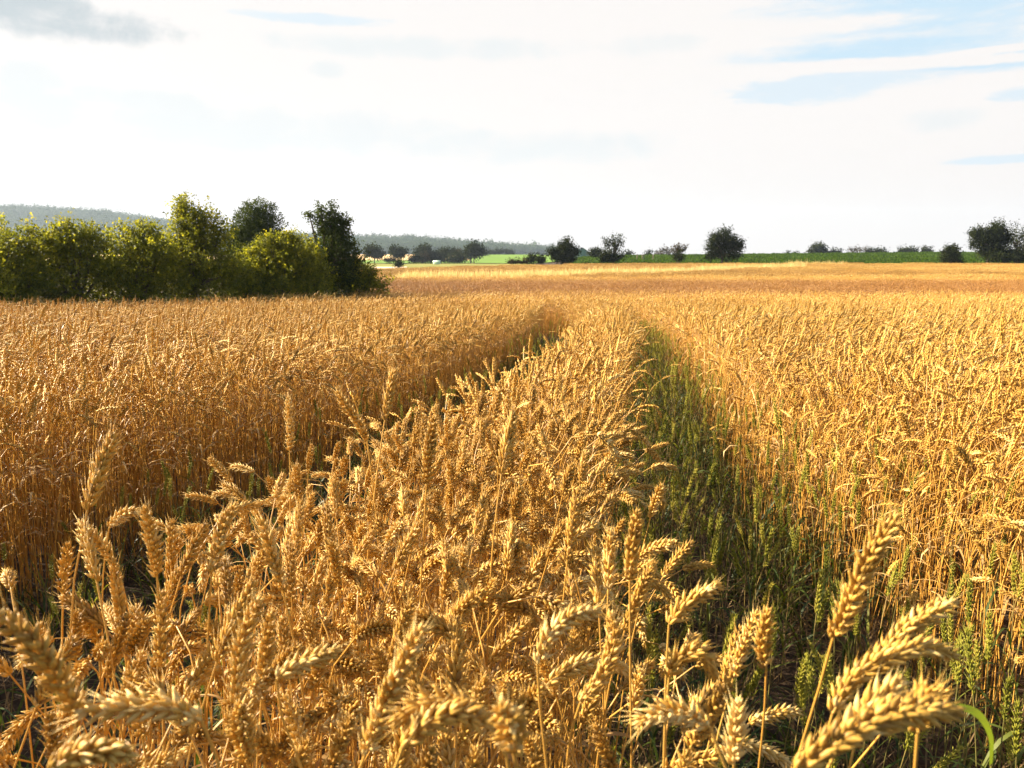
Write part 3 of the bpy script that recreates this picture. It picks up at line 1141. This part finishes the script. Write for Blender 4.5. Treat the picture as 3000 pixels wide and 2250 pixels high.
GP = [green_stalk(1200 + i) for i in range(10)]
GPM = [(s.mesh('stem', [M['gstem']], True), e.mesh('ear', [M['gear']], True), [q.mesh('leaf', [M['gleaf']], True) for q in lv]) for s, e, lv in GP]
GALL = []
for s, e, lv in GP:
    mb = MB(); mb.put(s.arrays())
    a = list(e.arrays()); a[3] = a[3] + 1; a[4] = a[4] + 1; mb.put(tuple(a))
    for q in lv:
        a = list(q.arrays()); a[3] = a[3] + 2; a[4] = a[4] + 2; mb.put(tuple(a))
    GALL.append(mb.mesh('green_wheat_single', GREEN_MATS))

gp = []
for _ in range(60000):
    y = rng2.uniform(.9, 16)
    side = rng2.random() < .62
    if side:
        x = rng2.uniform(float(edge(R0X, y)) - .02, float(edge(R1X, y)) + (.6 if y < 5 else .15))
        inside = x < float(edge(R1X, y))
        d = 115 if inside else 65
    else:
        x = rng2.uniform(float(edge(L0X, y)) - .05, float(edge(L1X, y)) + .03)
        d = 38
    if not in_view(x, y, .9):
        continue
    w = (float(edge(R1X, y)) - float(edge(R0X, y)) + .4) if side else (float(edge(L1X, y)) - float(edge(L0X, y)))
    d *= 1 - .55 * float(sstep(y, 3.5, 7))
    if rng2.random() < d * w * 15.1 / (60000 * (.62 if side else .38)):
        gp.append((x, y))
gp = sorted(gp, key=lambda p: p[0] ** 2 + p[1] ** 2)
GREEN_LABEL = {True: 'short green unripe wheat stalk growing in the wide green right-hand wheel track',
               False: 'short green unripe wheat stalk growing in the shaded left-hand wheel track'}
gs_pts, gs_rot, gs_scl, gs_var = [], [], [], []
solo_n = 0
for x, y in gp:
    u, v = project(x, y, .45)
    sc = rng2.normal(1.0, .15) * (1.15 if x > 0 else .95)
    rz = rng2.uniform(0, 6.28); tl = rng2.normal(0, .08, 2)
    k = rng2.integers(len(GPM))
    if solo_n < 300 and -10 < u < 1034 and v < 770:
        t = empty('green_wheat_stalk', (x, y, float(terrain(x, y))))
        t.rotation_euler = (*tl, rz); t.scale = (1, 1, sc)
        right = x > -.2
        tag(t, GREEN_LABEL[right], 'green wheat', 'green wheat in the ' + ('right' if right else 'left') + ' wheel track')
        st, er, lv = GPM[k]
        obj('stem', st, t); obj('ear', er, t)
        for l in lv:
            obj('leaf', l, t)
        solo_n += 1
    else:
        gs_pts.append((x, y, float(terrain(x, y)))); gs_rot.append((*tl, rz)); gs_scl.append((1, 1, sc)); gs_var.append(k)
scatter('green_wheat', GALL, gs_pts, gs_rot, gs_scl, gs_var)['label'] = 'green unripe wheat growing along both wheel tracks'
print('green', solo_n, len(gs_pts))


def weed_mesh(seed, green):
    rng = np.random.default_rng(seed)
    mb = MB()
    for _ in range(26):
        a = rng.uniform(0, 6.28); r = rng.uniform(0, .09)
        p = np.array([r * math.cos(a), r * math.sin(a), 0])
        if green and rng.random() < .4:
            build_leaf(mb, p, rng, rng.uniform(.12, .34), a + rng.normal(0, .6), 0, rng.random(), w=rng.uniform(.002, .0055), rise=rng.uniform(60, 85), droop=rng.uniform(20, 110), n=7)
        else:   # dead straw and old leaves
            build_leaf(mb, p + (0, 0, rng.uniform(0, .05)), rng, rng.uniform(.08, .3), rng.uniform(0, 6.28), 1, rng.random(), w=rng.uniform(.0012, .003), rise=rng.uniform(5, 65), droop=rng.uniform(-5, 60), n=5, curl=.3)
    return mb.mesh('weed_tuft', [M['gleaf'], M['deadstraw']])


WEEDS = [weed_mesh(1500 + i, i < 4) for i in range(7)]
wp, wr, ws, wv = [], [], [], []
for _ in range(2300):
    y = rng2.uniform(.4, 16)
    if rng2.random() < .55:
        x = rng2.uniform(float(edge(R0X, y)) - .1, float(edge(R1X, y)) + .25)
    else:
        x = rng2.uniform(float(edge(L0X, y)) - .15, float(edge(L1X, y)) + .1)
    if in_view(x, y, .9):
        wp.append((x, y, float(terrain(x, y)))); wr.append((0, 0, rng2.uniform(0, 6.28)))
        s = rng2.uniform(.6, 1.25); ws.append((s, s, s)); wv.append(rng2.integers(len(WEEDS)))
scatter('weeds', WEEDS, wp, wr, ws, wv)['label'] = 'green weeds and dead straw on the floor of the wheel tracks'

# ---------------------------------------------------------------- trees and bushes


def leaf_cloud(mb, cen, rad, n, leaf, rng, m=0, spray=12, ragged=.14, fill=.35):
    """leaves in sprays on the skin of an ellipsoid, plus some inside"""
    cen = np.asarray(cen, float); rad = np.asarray(rad, float)
    ns = max(4, int(n * (1 - fill) / spray))
    d = rng.normal(size=(ns, 3)); d /= np.linalg.norm(d, axis=1, keepdims=True)
    # clumpy skin
    ph = rng.uniform(0, 6.28, 6)
    lump = 1 + .10 * np.sin(d[:, 0] * 5 + ph[0]) * np.sin(d[:, 2] * 6 + ph[1]) + .07 * np.sin(d[:, 1] * 9 + ph[2] + d[:, 2] * 7)
    root = cen + d * rad * (lump * rng.uniform(.72, 1.0, ns))[:, None]
    ax = d * .7 + np.array([0, 0, .45]) + rng.normal(0, .35, (ns, 3))
    ax /= np.linalg.norm(ax, axis=1, keepdims=True)
    sl = leaf * rng.uniform(1.4, 4.2, ns) + ragged * rad.mean() * rng.random(ns) ** 2
    tt = rng.random((ns, spray))
    P = root[:, None, :] + ax[:, None, :] * (tt * sl[:, None])[..., None] + rng.normal(0, leaf * .55, (ns, spray, 3))
    tone = np.repeat(rng.uniform(.15, .85, ns), spray) + rng.normal(0, .12, ns * spray)
    ld = ax[:, None, :] * .6 + rng.normal(0, .7, (ns, spray, 3)) + np.array([0, 0, -.15])
    P = P.reshape(-1, 3); ld = ld.reshape(-1, 3)
    nf = int(n * fill)
    f = rng.normal(size=(nf, 3)); f /= np.linalg.norm(f, axis=1, keepdims=True)
    Pf = cen + f * rad * (rng.random(nf) ** .45 * .95)[:, None]
    P = np.concatenate([P, Pf]); ld = np.concatenate([ld, rng.normal(size=(nf, 3))])
    tone = np.concatenate([tone, rng.uniform(.05, .7, nf)])
    add_leaves(mb, P, ld, leaf, tone, rng, m)


def add_leaves(mb, P, ld, leaf, tone, rng, m=0):
    n = len(P)
    ld = ld / (np.linalg.norm(ld, axis=1, keepdims=True) + 1e-9)
    q = rng.normal(size=(n, 3)) * .7 + np.array([0, 0, 1.0])
    sd = np.cross(ld, q); sd /= np.linalg.norm(sd, axis=1, keepdims=True) + 1e-9
    up = np.cross(sd, ld)
    L = (leaf * rng.uniform(.65, 1.3, n))[:, None]
    W = L * rng.uniform(.28, .42, n)[:, None]
    V = np.stack([P, P + ld * L * .45 + sd * W + up * L * .08, P + ld * L - up * L * .06, P + ld * L * .45 - sd * W + up * L * .08], 1).reshape(-1, 3)
    i = np.arange(n)[:, None] * 4
    mb.add(V, np.concatenate([i, i + 1, i + 2, i + 3], 1), None, m, np.clip(np.repeat(tone, 4), 0, 1))


def ell(px, py, rx, ry, D, depth=None):
    k = D / (3000 * F)
    c = at(px, py, D)
    return c, np.array([rx * k, (depth if depth else rx * .9) * k, ry * k])


def limb_mesh(name, foot, tips, r, rng, fork=.45):
    mb = MB()
    f = np.asarray(foot, float)
    top = np.mean(tips, axis=0)
    fk = f + (top - f) * fork
    P = spline([f, f + (fk - f) * .5 + rng.normal(0, r * .5, 3) * (1, 1, 0), fk], 8)
    V, Q = tube(P, np.linspace(r * 1.35, r * .8, 8), 9)
    mb.add(V, Q, None, 0, .5)
    for t_ in tips:
        t_ = np.asarray(t_)
        P = spline([fk, fk + (t_ - fk) * .5 + rng.normal(0, r, 3), t_], 8)
        V, Q = tube(P, np.linspace(r * .65, r * .12, 8), 6)
        mb.add(V, Q, None, 0, .5)
    return mb


def plant(name, D, lobes, n, leaf, mat, label, cat, trunk=True, group=None, seed=0, spray=12, ragged=.14, fill=.35, base_px=None, r=None, skirt=False, clump=False):
    """a tree or bush; LOBES: crown ellipses (x, y, rx, ry[, shift back]) in photo pixels at distance D"""
    rng = np.random.default_rng(seed + 5000)
    E = [ell(l[0], l[1], l[2], l[3], D + (l[4] if len(l) > 4 else 0)) for l in lobes]
    xs = np.mean([e[0][0] for e in E])
    if base_px is not None:
        xs = at(base_px, 745, D)[0]
    foot = np.array([xs, D, float(terrain(xs, D)) - .03])
    t = empty(name, tuple(foot))
    tag(t, label, cat, group)
    if clump:      # smaller boughs breaking up the outline
        for c, rd in list(E):
            for _ in range(4):
                a = rng.uniform(-.5, math.pi + .5); f = rng.uniform(.62, .98)
                E.append((c + np.array([math.cos(a) * rd[0] * f, rng.uniform(-.6, .6) * rd[1], math.sin(a) * rd[2] * f]), rd * rng.uniform(.26, .46)))
            rd *= .8
    if skirt:      # foliage down to the ground
        xa = min(e[0][0] - e[1][0] for e in E); xb = max(e[0][0] + e[1][0] for e in E)
        zt = np.mean([e[0][2] for e in E]); zb = foot[2]
        k = (xb - xa) / 2
        E.append((np.array([(xa + xb) / 2, D, (zt + zb) / 2]), np.array([k * 1.12, k * .85, (zt - zb) * .62])))
    wts = np.array([e[1][0] * e[1][2] for e in E]); wts /= wts.sum()
    mb = MB()
    for (c, rd), w in zip(E, wts):
        leaf_cloud(mb, c - foot, rd, int(n * w) + 8, leaf, rng, 0, spray, ragged, fill)
    # side foliage down to the ground for bushes
    nm = 'crown' if trunk else 'foliage'
    obj(nm, mb.mesh(nm, [mat]), t)
    tips = [e[0] - foot + np.array([0, 0, e[1][2] * .4]) for e in E]
    hgt = max(tp[2] for tp in tips)
    lm = limb_mesh('trunk', (0, 0, 0), tips, r or max(.02, hgt * .03), rng, .45 if trunk else .2)
    obj('trunk' if trunk else 'stems', lm.mesh('trunk', [M['bark']], True), t)
    return t


# the hedge on the left, near to far
HG = 'bushes and trees of the hedge beside the wheat'
HEDGE = [
    ('hedge_bush', 18.2, [(-330, 770, 190, 130), (-200, 720, 120, 80), (-160, 800, 150, 90)], 5000, 'hedge', 'sunlit yellow-green hedge bush cut off by the left edge of the picture', False),
    ('hedge_bush', 19.6, [(-20, 745, 110, 85), (60, 735, 80, 72), (30, 810, 130, 85), (0, 840, 150, 60)], 6500, 'hedge', 'bright yellow-green bush at the left end of the hedge', False),
    ('hedge_bush', 20.6, [(205, 718, 85, 70), (160, 770, 100, 85), (260, 745, 70, 70), (210, 820, 140, 75)], 7500, 'hedge', 'bushy hedge shrub with loose sprigs on top, second from the left', False),
    ('hedge_bush', 21.6, [(365, 725, 70, 62), (430, 720, 60, 58), (400, 790, 110, 85), (390, 830, 120, 60)], 7500, 'hedge', 'even-topped hedge shrub just left of the tall pointed one', False),
    ('hedge_tree', 22.8, [(528, 622, 22, 38), (560, 640, 48, 48), (590, 690, 68, 75), (545, 720, 62, 80), (590, 790, 100, 90), (520, 810, 90, 80)], 10500, 'hedge', 'tall hedge tree with a loose pointed tip above the shrubs', True),
    ('round_tree', 36.0, [(757, 630, 50, 44), (752, 668, 74, 66), (748, 715, 82, 70), (712, 700, 44, 42), (750, 770, 86, 70)], 17000, 'dense', 'dense dark dome-shaped tree behind the hedge', True),
    ('hedge_bush', 24.6, [(790, 755, 76, 55), (838, 728, 44, 42), (735, 775, 56, 42), (855, 780, 62, 78), (790, 815, 105, 55)], 10500, 'hedge', 'broad bush with a sunlit top in front of the dome-shaped tree', False),
    ('hedge_bush', 23.9, [(735, 800, 48, 36), (770, 825, 60, 30), (690, 820, 50, 34)], 3500, 'hedge', 'low sunlit bush at the foot of the hedge below the dome-shaped tree', False),
    ('hedge_bush', 25.6, [(908, 738, 32, 38), (915, 790, 46, 52), (890, 815, 60, 40)], 4500, 'hedge', 'narrow yellow-green bush left of the ragged dark tree', False),
    ('hedge_tree', 26.8, [(935, 635, 34, 26), (975, 645, 34, 36), (985, 690, 42, 48), (1000, 740, 40, 56), (985, 790, 58, 66)], 7500, 'dense', 'dark upright tree with a ragged top at the right end of the hedge', True),
    ('hedge_bush', 27.0, [(1052, 802, 42, 36), (1085, 818, 26, 24), (1015, 818, 50, 34), (1045, 835, 60, 22)], 4200, 'hedge', 'low rounded bush that ends the hedge on the right', False),
]
for i, (nm, D, lobes, n, mt, lab, tr) in enumerate(HEDGE):
    dn = nm == 'round_tree'
    plant(nm, D, lobes, int(n * (3.4 if dn else 3.2)), .075 if dn else .07, M[mt], lab, 'tree' if tr else 'bush', tr, HG, i, ragged=.0 if dn else .26, fill=.55 if dn else .35, skirt=True, clump=not dn)

# farther trees and bushes
FG = 'trees and bushes beyond the wheat field'
FAR = [
    # name, D, lobes, n, leaf, mat, label, trunk?
    ('field_tree', 230, [(1096, 742, 20, 15), (1090, 735, 12, 10), (1105, 748, 14, 8)], 900, .5, 'far', 'small round tree just right of the hedge, first of the meadow trees', 1),
    ('field_tree', 240, [(1163, 744, 18, 11), (1160, 738, 12, 8), (1172, 748, 10, 6)], 800, .5, 'far', 'small round tree above a dark bush, second of the meadow trees', 1),
    ('meadow_bush', 120, [(1167, 775, 10, 8)], 300, .2, 'far', 'small dark bush alone in the olive meadow', 0),
    ('meadow_bush', 232, [(1140, 763, 18, 5)], 260, .3, 'brown', 'low brown scrub between the two small meadow trees', 0),
    ('field_tree', 250, [(1240, 742, 20, 14), (1228, 746, 12, 8), (1252, 740, 10, 8)], 900, .5, 'far', 'loose-crowned meadow tree at the left of the dark thicket', 1),
    ('meadow_bush', 240, [(1214, 762, 16, 10)], 450, .4, 'far', 'dark low bush under the loose-crowned tree', 0),
    ('meadow_bush', 246, [(1242, 760, 18, 13)], 450, .4, 'brown', 'brownish bush beside the pale green shed', 0),
    ('meadow_bush', 250, [(1266, 757, 16, 14)], 450, .4, 'far', 'round dark bush behind the pale green shed', 0),
    ('meadow_bush', 252, [(1288, 750, 14, 12), (1295, 760, 20, 10)], 500, .4, 'far', 'tall dark bush right of the pale green shed', 0),
    ('field_tree', 262, [(1314, 744, 16, 12), (1308, 740, 10, 7)], 600, .45, 'far', 'small tree rising out of the dark thicket', 1),
    ('meadow_bush', 246, [(1342, 758, 31, 14), (1325, 762, 20, 10)], 900, .4, 'far', 'widest dome-shaped bush of the dark thicket', 0),
    ('meadow_bush', 280, [(1340, 741, 13, 7)], 300, .4, 'brown', 'brown bush top behind the widest thicket bush', 0),
    ('field_tree', 236, [(1388, 736, 22, 15), (1378, 742, 14, 9), (1400, 745, 12, 7)], 1100, .5, 'far', 'umbrella-shaped tree with a bare trunk beside the bright green field', 1),
    ('meadow_bush', 420, [(1420, 743, 14, 7)], 300, .5, 'far', 'dark bush at the left corner of the bright green field', 0),
    ('field_tree', 500, [(1443, 741, 7, 6)], 200, .6, 'far', 'tiny tree on the skyline of the bright green field, leftmost of three', 1),
    ('field_tree', 500, [(1463, 739, 10, 8)], 260, .6, 'far', 'small tree on the skyline of the bright green field, middle of three', 1),
    ('field_tree', 500, [(1488, 740, 12, 7), (1497, 743, 8, 4)], 260, .6, 'far', 'spreading small tree on the skyline, rightmost of three', 1),
    ('meadow_bush', 103, [(1505, 769, 16, 4), (1530, 768, 14, 4)], 360, .16, 'brown', 'low brown scrub at the far edge of the wheat', 0),
    ('meadow_bush', 108, [(1558, 762, 13, 9)], 380, .18, 'far', 'dull green bush next to low brown scrub', 0),
    ('meadow_bush', 104, [(1583, 764, 13, 8)], 380, .18, 'far', 'dark green bush just left of the dark pointed tree', 0),
    ('field_tree', 103, [(1660, 722, 18, 18), (1658, 742, 28, 20), (1632, 748, 20, 20), (1652, 758, 32, 16)], 2600, .2, 'far', 'dense dark tree with a pointed top beside the teal barn', 1),
    ('field_bush', 150, [(1743, 744, 16, 10)], 500, .26, 'far', 'dark bush between the teal barn and the lollipop tree', 0),
    ('field_tree', 104, [(1798, 712, 25, 20), (1790, 722, 22, 14), (1812, 724, 16, 12)], 900, .17, 'far', 'lollipop-shaped tree with an airy round crown above a bush', 1),
    ('field_bush', 103, [(1794, 753, 26, 15), (1780, 760, 18, 10)], 1100, .18, 'far', 'dark cone-shaped bush under the lollipop tree', 0),
    ('field_bush', 260, [(1843, 746, 9, 5)], 200, .4, 'far', 'tiny distant bush left of the fence posts', 0),
    ('field_bush', 250, [(1900, 746, 7, 5)], 160, .4, 'far', 'tiny pale bush between the fence posts', 0),
    ('field_bush', 260, [(1947, 742, 20, 9), (1938, 745, 14, 6)], 500, .4, 'brown', 'distant brownish bush left of the small sparse tree', 0),
    ('field_tree', 103, [(1990, 730, 15, 9), (1978, 735, 9, 7), (2002, 735, 8, 6)], 420, .17, 'brown', 'small sparse tree fanning out over a dark bush', 1),
    ('field_bush', 102, [(1988, 755, 12, 11)], 500, .17, 'far', 'small dark bush under the sparse fan-shaped tree', 0),
    ('field_tree', 102, [(2125, 712, 38, 34), (2145, 725, 28, 34), (2095, 722, 30, 28), (2130, 748, 38, 20), (2085, 745, 18, 22)], 2900, .19, 'far', 'large round dark tree standing alone against the sky', 1),
    ('field_bush', 300, [(2309, 743, 4, 4)], 80, .35, 'far', 'tiny pointed bush on the crest of the green crop', 0),
    ('field_bush', 300, [(2331, 743, 5, 3)], 80, .35, 'far', 'tiny flat bush on the crest of the green crop', 0),
    ('field_tree', 290, [(2400, 730, 18, 11), (2382, 736, 14, 8), (2410, 738, 10, 6)], 700, .5, 'far', 'distant cloud-shaped tree behind the green crop, tallest of that row', 1),
    ('field_bush', 290, [(2438, 740, 17, 6)], 300, .45, 'far', 'distant low bush right of the cloud-shaped tree', 0),
    ('field_tree', 290, [(2510, 735, 20, 5), (2500, 738, 14, 5), (2528, 734, 12, 4)], 260, .42, 'brown', 'distant sparse see-through tree behind the green crop', 1),
    ('field_bush', 290, [(2568, 738, 28, 6), (2555, 740, 16, 5)], 450, .45, 'far', 'distant long low bush behind the green crop', 0),
    ('field_bush', 290, [(2668, 735, 28, 6), (2650, 738, 20, 5)], 450, .45, 'far', 'distant low dark bush right of the middle of the crop skyline', 0),
    ('field_bush', 290, [(2716, 735, 13, 6)], 260, .45, 'far', 'distant small bush nearest the big trees on the right', 0),
    ('field_bush', 98, [(2785, 748, 27, 22), (2778, 758, 30, 16), (2788, 735, 14, 12)], 1500, .16, 'far', 'dark rounded bush in front of the green crop beside the big trees', 0),
    ('field_tree', 99, [(2895, 692, 42, 32), (2872, 705, 26, 30), (2925, 700, 26, 38), (2905, 738, 45, 30)], 3200, .19, 'far', 'big dark broad tree at the right end of the crop', 1),
    ('field_tree', 103, [(2985, 700, 44, 32), (3020, 720, 50, 36), (2965, 725, 24, 24)], 1700, .19, 'far', 'airy tree cut off by the right edge of the picture', 1),
    ('field_bush', 98, [(2940, 755, 60, 18), (2995, 756, 40, 16)], 1800, .17, 'far', 'dark undergrowth bush below the two big trees on the right', 0),
]
for i, (nm, D, lobes, n, lf, mt, lab, tr) in enumerate(FAR):
    airy = 'airy' in lab or 'sparse' in lab
    plant(nm, D, lobes, int(n * (1.6 if airy else 4.0)), lf * 1.05, M[mt], lab, 'tree' if tr else 'bush', bool(tr), FG, 100 + i, spray=6, ragged=.3 if airy else .1, fill=.1 if airy else .5, clump=True)

# ---------------------------------------------------------------- the green crop behind the field, dry grass, woods


def leafy_patch(name, size, n, h, leaf, mat, seed, tall=0.0):
    rng = np.random.default_rng(seed)
    P = np.stack([rng.uniform(-size / 2, size / 2, n), rng.uniform(-size / 2, size / 2, n), h * rng.random(n) ** .5], -1)
    P[:, 2] += .12 * h * np.sin(P[:, 0] * 2.2 + seed) * np.sin(P[:, 1] * 1.7)
    mb = MB()
    add_leaves(mb, P, rng.normal(size=(n, 3)) + np.array([0, 0, tall]), leaf, rng.random(n), rng)
    return mb.mesh(name, [mat])


rng3 = np.random.default_rng(77)
CP = [leafy_patch('crop_patch', 2.0, 420, .70, .24, M['crop'], 60 + i) for i in range(4)]
p_, r_, s_, v_ = [], [], [], []
for yy in np.arange(101.5, 190, 2.0):
    for xx in np.arange(4, 150, 2.0):
        u = xx / yy
        if u > .755 or u < .075 or (yy > 112 and rng3.random() < .25):
            continue
        p_.append((xx + rng3.normal(0, .2), yy + rng3.normal(0, .2), float(terrain(xx, yy))))
        r_.append((0, 0, rng3.choice([0, 1.57, 3.14, 4.71]))); s = rng3.normal(1, .07)
        s_.append((1.05, 1.05, s)); v_.append(rng3.integers(4))
scatter('crop', CP, p_, r_, s_, v_)['label'] = 'green leafy crop growing beyond the wheat on the rising ground'


def grass_patch(seed, h=.55, n=60, size=.9):
    rng = np.random.default_rng(seed)
    mb = MB()
    for _ in range(n):
        p = np.array([rng.uniform(-size / 2, size / 2), rng.uniform(-size / 2, size / 2), 0])
        build_leaf(mb, p, rng, h * rng.uniform(.6, 1.3), rng.uniform(0, 6.28), 0, rng.random(), w=rng.uniform(.012, .022), rise=rng.uniform(62, 88), droop=rng.uniform(5, 70), n=4, curl=.3)
    return mb.mesh('grass_tuft', [M['drygrass']])


GT = [grass_patch(80 + i) for i in range(5)]
p_, r_, s_, v_ = [], [], [], []


def grass_at(x, y, s):
    p_.append((x, y, float(terrain(x, y)))); r_.append((0, 0, rng3.uniform(0, 6.28))); s_.append((1, 1, s)); v_.append(rng3.integers(5))


for f in np.linspace(0, 1, 520):         # pale strip between the two fields
    px = 1170 + f * 1180
    D = np.interp(px, [1040, 1500, 2000, 2350], [45, 50, 62, 84])
    x = at(px, 745, D)[0]
    for _ in range(2):
        grass_at(x + rng3.normal(0, .15), D + rng3.normal(0, .7), rng3.uniform(1.55, 2.1))
for px in np.arange(1380, 3010, 2.2):     # fringe at the foot of the crop
    D = 98.5 + rng3.normal(0, .5)
    grass_at(at(px, 745, D)[0], D, rng3.uniform(.5, 1.3) * (1.7 if 2310 < px < 2480 else 1))
for px in np.arange(1090, 1420, 2.0):     # far edge on the left
    D = 75 + (px - 1090) * .06 + rng3.normal(0, .8)
    grass_at(at(px, 745, D)[0], D, rng3.uniform(.4, 1.1))
scatter('dry_grass', GT, p_, r_, s_, v_)['label'] = 'tall pale dry grass along the far field margins'


def crown_mesh(seed):
    rng = np.random.default_rng(seed)
    mb = MB()
    for _ in range(4):
        leaf_cloud(mb, rng.normal(0, .35, 3) + (0, 0, .55), (.62, .62, .6), 120, .3, rng, 0, 4, .1, .4)
    return mb.mesh('wood_crown', [M['wood']])


WC = [crown_mesh(90 + i) for i in range(5)]
p_, r_, s_, v_ = [], [], [], []
for _ in range(5200):
    y = rng3.uniform(1060, 1560)
    u = rng3.uniform(-.78, .14)
    x = u * y
    z = float(hill_z(np.array(x), np.array(y)))
    if z < 1.0:
        continue
    s = rng3.uniform(5.0, 8.5) if rng3.random() < .8 else rng3.uniform(7, 10)
    p_.append((x, y, z - 2)); r_.append((0, 0, rng3.uniform(0, 6.28))); s_.append((s, s, s * rng3.uniform(.8, 1.1))); v_.append(rng3.integers(5))
scatter('woods', WC, p_, r_, s_, v_)['label'] = 'hazy woodland covering the distant hills'

# ---------------------------------------------------------------- barn, shed, posts


def box(mb, x0, x1, y0, y1, z0, z1):
    V = [(x, y, z) for z in (z0, z1) for y in (y0, y1) for x in (x0, x1)]
    mb.add(V, [(0, 2, 3, 1), (4, 5, 7, 6), (0, 1, 5, 4), (2, 6, 7, 3), (0, 4, 6, 2), (1, 3, 7, 5)])


def barn():
    D = 330
    a = at(1686, 742, D); b = at(1730, 742, D); c = at(1708, 727, D)
    x0, x1, ze, zr = a[0], b[0], a[2], c[2]
    xc = (x0 + x1) / 2; z0 = float(terrain(xc, D)) - .5
    t = empty('barn', (xc, D, z0))
    tag(t, 'teal gabled barn roof showing between two dark trees on the skyline', 'barn')
    w = (x1 - x0) / 2; L = 12
    mb = MB(); h = ze - z0; r = zr - z0
    V = [(-w, 0, 0), (w, 0, 0), (w, 0, h), (0, 0, r), (-w, 0, h), (-w, L, 0), (w, L, 0), (w, L, h), (0, L, r), (-w, L, h)]
    mb.add(V, [(0, 1, 2, 4), (1, 6, 7, 2), (5, 0, 4, 9), (6, 5, 9, 7)], [(4, 2, 3), (7, 9, 8)])
    obj('wall', mb.mesh('wall', [M['teal']]), t)
    for s in (-1, 1):
        mb = MB(); th = .18; ov = .35
        e = np.array([s * (w + .4), 0, h - .4 * (r - h) / w]); k = np.array([0, 0, r + .03])
        V = [(e[0], -ov, e[2]), (k[0], -ov, k[2]), (k[0], L + ov, k[2]), (e[0], L + ov, e[2])]
        V += [(q[0], q[1], q[2] + th) for q in V]
        mb.add(V, [(0, 1, 2, 3), (4, 7, 6, 5), (0, 4, 5, 1), (1, 5, 6, 2), (2, 6, 7, 3), (3, 7, 4, 0)])
        obj('roof', mb.mesh('roof', [M['tealroof']]), t)


barn()


def shed():
    D = 205
    a = at(1269, 771, D); b = at(1289, 765.5, D)
    z0 = float(terrain(a[0], D)) + .1
    w = b[0] - a[0]
    h = max(.5, b[2] - z0)
    t = empty('shed', ((a[0] + b[0]) / 2, D, z0))
    tag(t, 'small pale green low shed in front of the dark thicket', 'shed')
    mb = MB(); box(mb, -w / 2, w / 2, -.4, .8, 0, h * .8)
    obj('wall', mb.mesh('wall', [M['palegreen']]), t)
    mb = MB()
    V = [(-w / 2 - .1, -.6, h * .8 + .01), (w / 2 + .1, -.6, h * .8 + .01), (w / 2 + .1, 1.0, h + .12), (-w / 2 - .1, 1.0, h + .12)]
    V += [(x, y, z + .08) for x, y, z in V]
    mb.add(V, [(0, 3, 2, 1), (4, 5, 6, 7), (0, 1, 5, 4), (1, 2, 6, 5), (2, 3, 7, 6), (3, 0, 4, 7)])
    obj('roof', mb.mesh('roof', [M['palegreen']]), t)


shed()
for i, (px, top, lab) in enumerate(((1867, 744, 'thin fence post on the skyline, leftmost of the four posts'), (1882, 745, 'thin fence post on the skyline, left one of the close pair'),
                                    (1887, 744, 'thin fence post on the skyline, right one of the close pair'), (1914, 746, 'thin fence post on the skyline, rightmost of the four posts'))):
    D = 128
    p = at(px, top, D)
    z0 = float(terrain(p[0], D))
    mb = MB()
    P = np.array([(0, 0, 0), (0, 0, (p[2] - z0) * .6), (0, 0, p[2] - z0 - .04), (0, 0, p[2] - z0)])
    V, Q = tube(P, np.array([.085, .08, .075, .03]), 8)
    mb.add(V, Q)
    o = obj('fence_post', mb.mesh('fence_post', [M['post']], True))
    o.location = (p[0], D, z0)
    tag(o, lab, 'post', 'fence posts on the skyline')

# ---------------------------------------------------------------- the air


def haze():
    mb = MB()
    box(mb, -2400, 2400, -80, 2100, -9, 120)
    o = obj('haze', mb.mesh('haze', []))
    m = bpy.data.materials.new('haze_air')
    m.use_nodes = True
    t = NT(m.node_tree); t.n.clear()
    out = t.new('ShaderNodeOutputMaterial')
    v = t.new('ShaderNodeVolumePrincipled')
    v.inputs['Color'].default_value = (.66, .80, 1, 1)
    v.inputs['Density'].default_value = .00013
    v.inputs['Anisotropy'].default_value = .25
    t.put(out.inputs['Volume'], v.outputs[0])
    o.data.materials.append(m)
    tag(o, kind='stuff')
    o['label'] = 'pale blue summer haze over the far land'


haze()
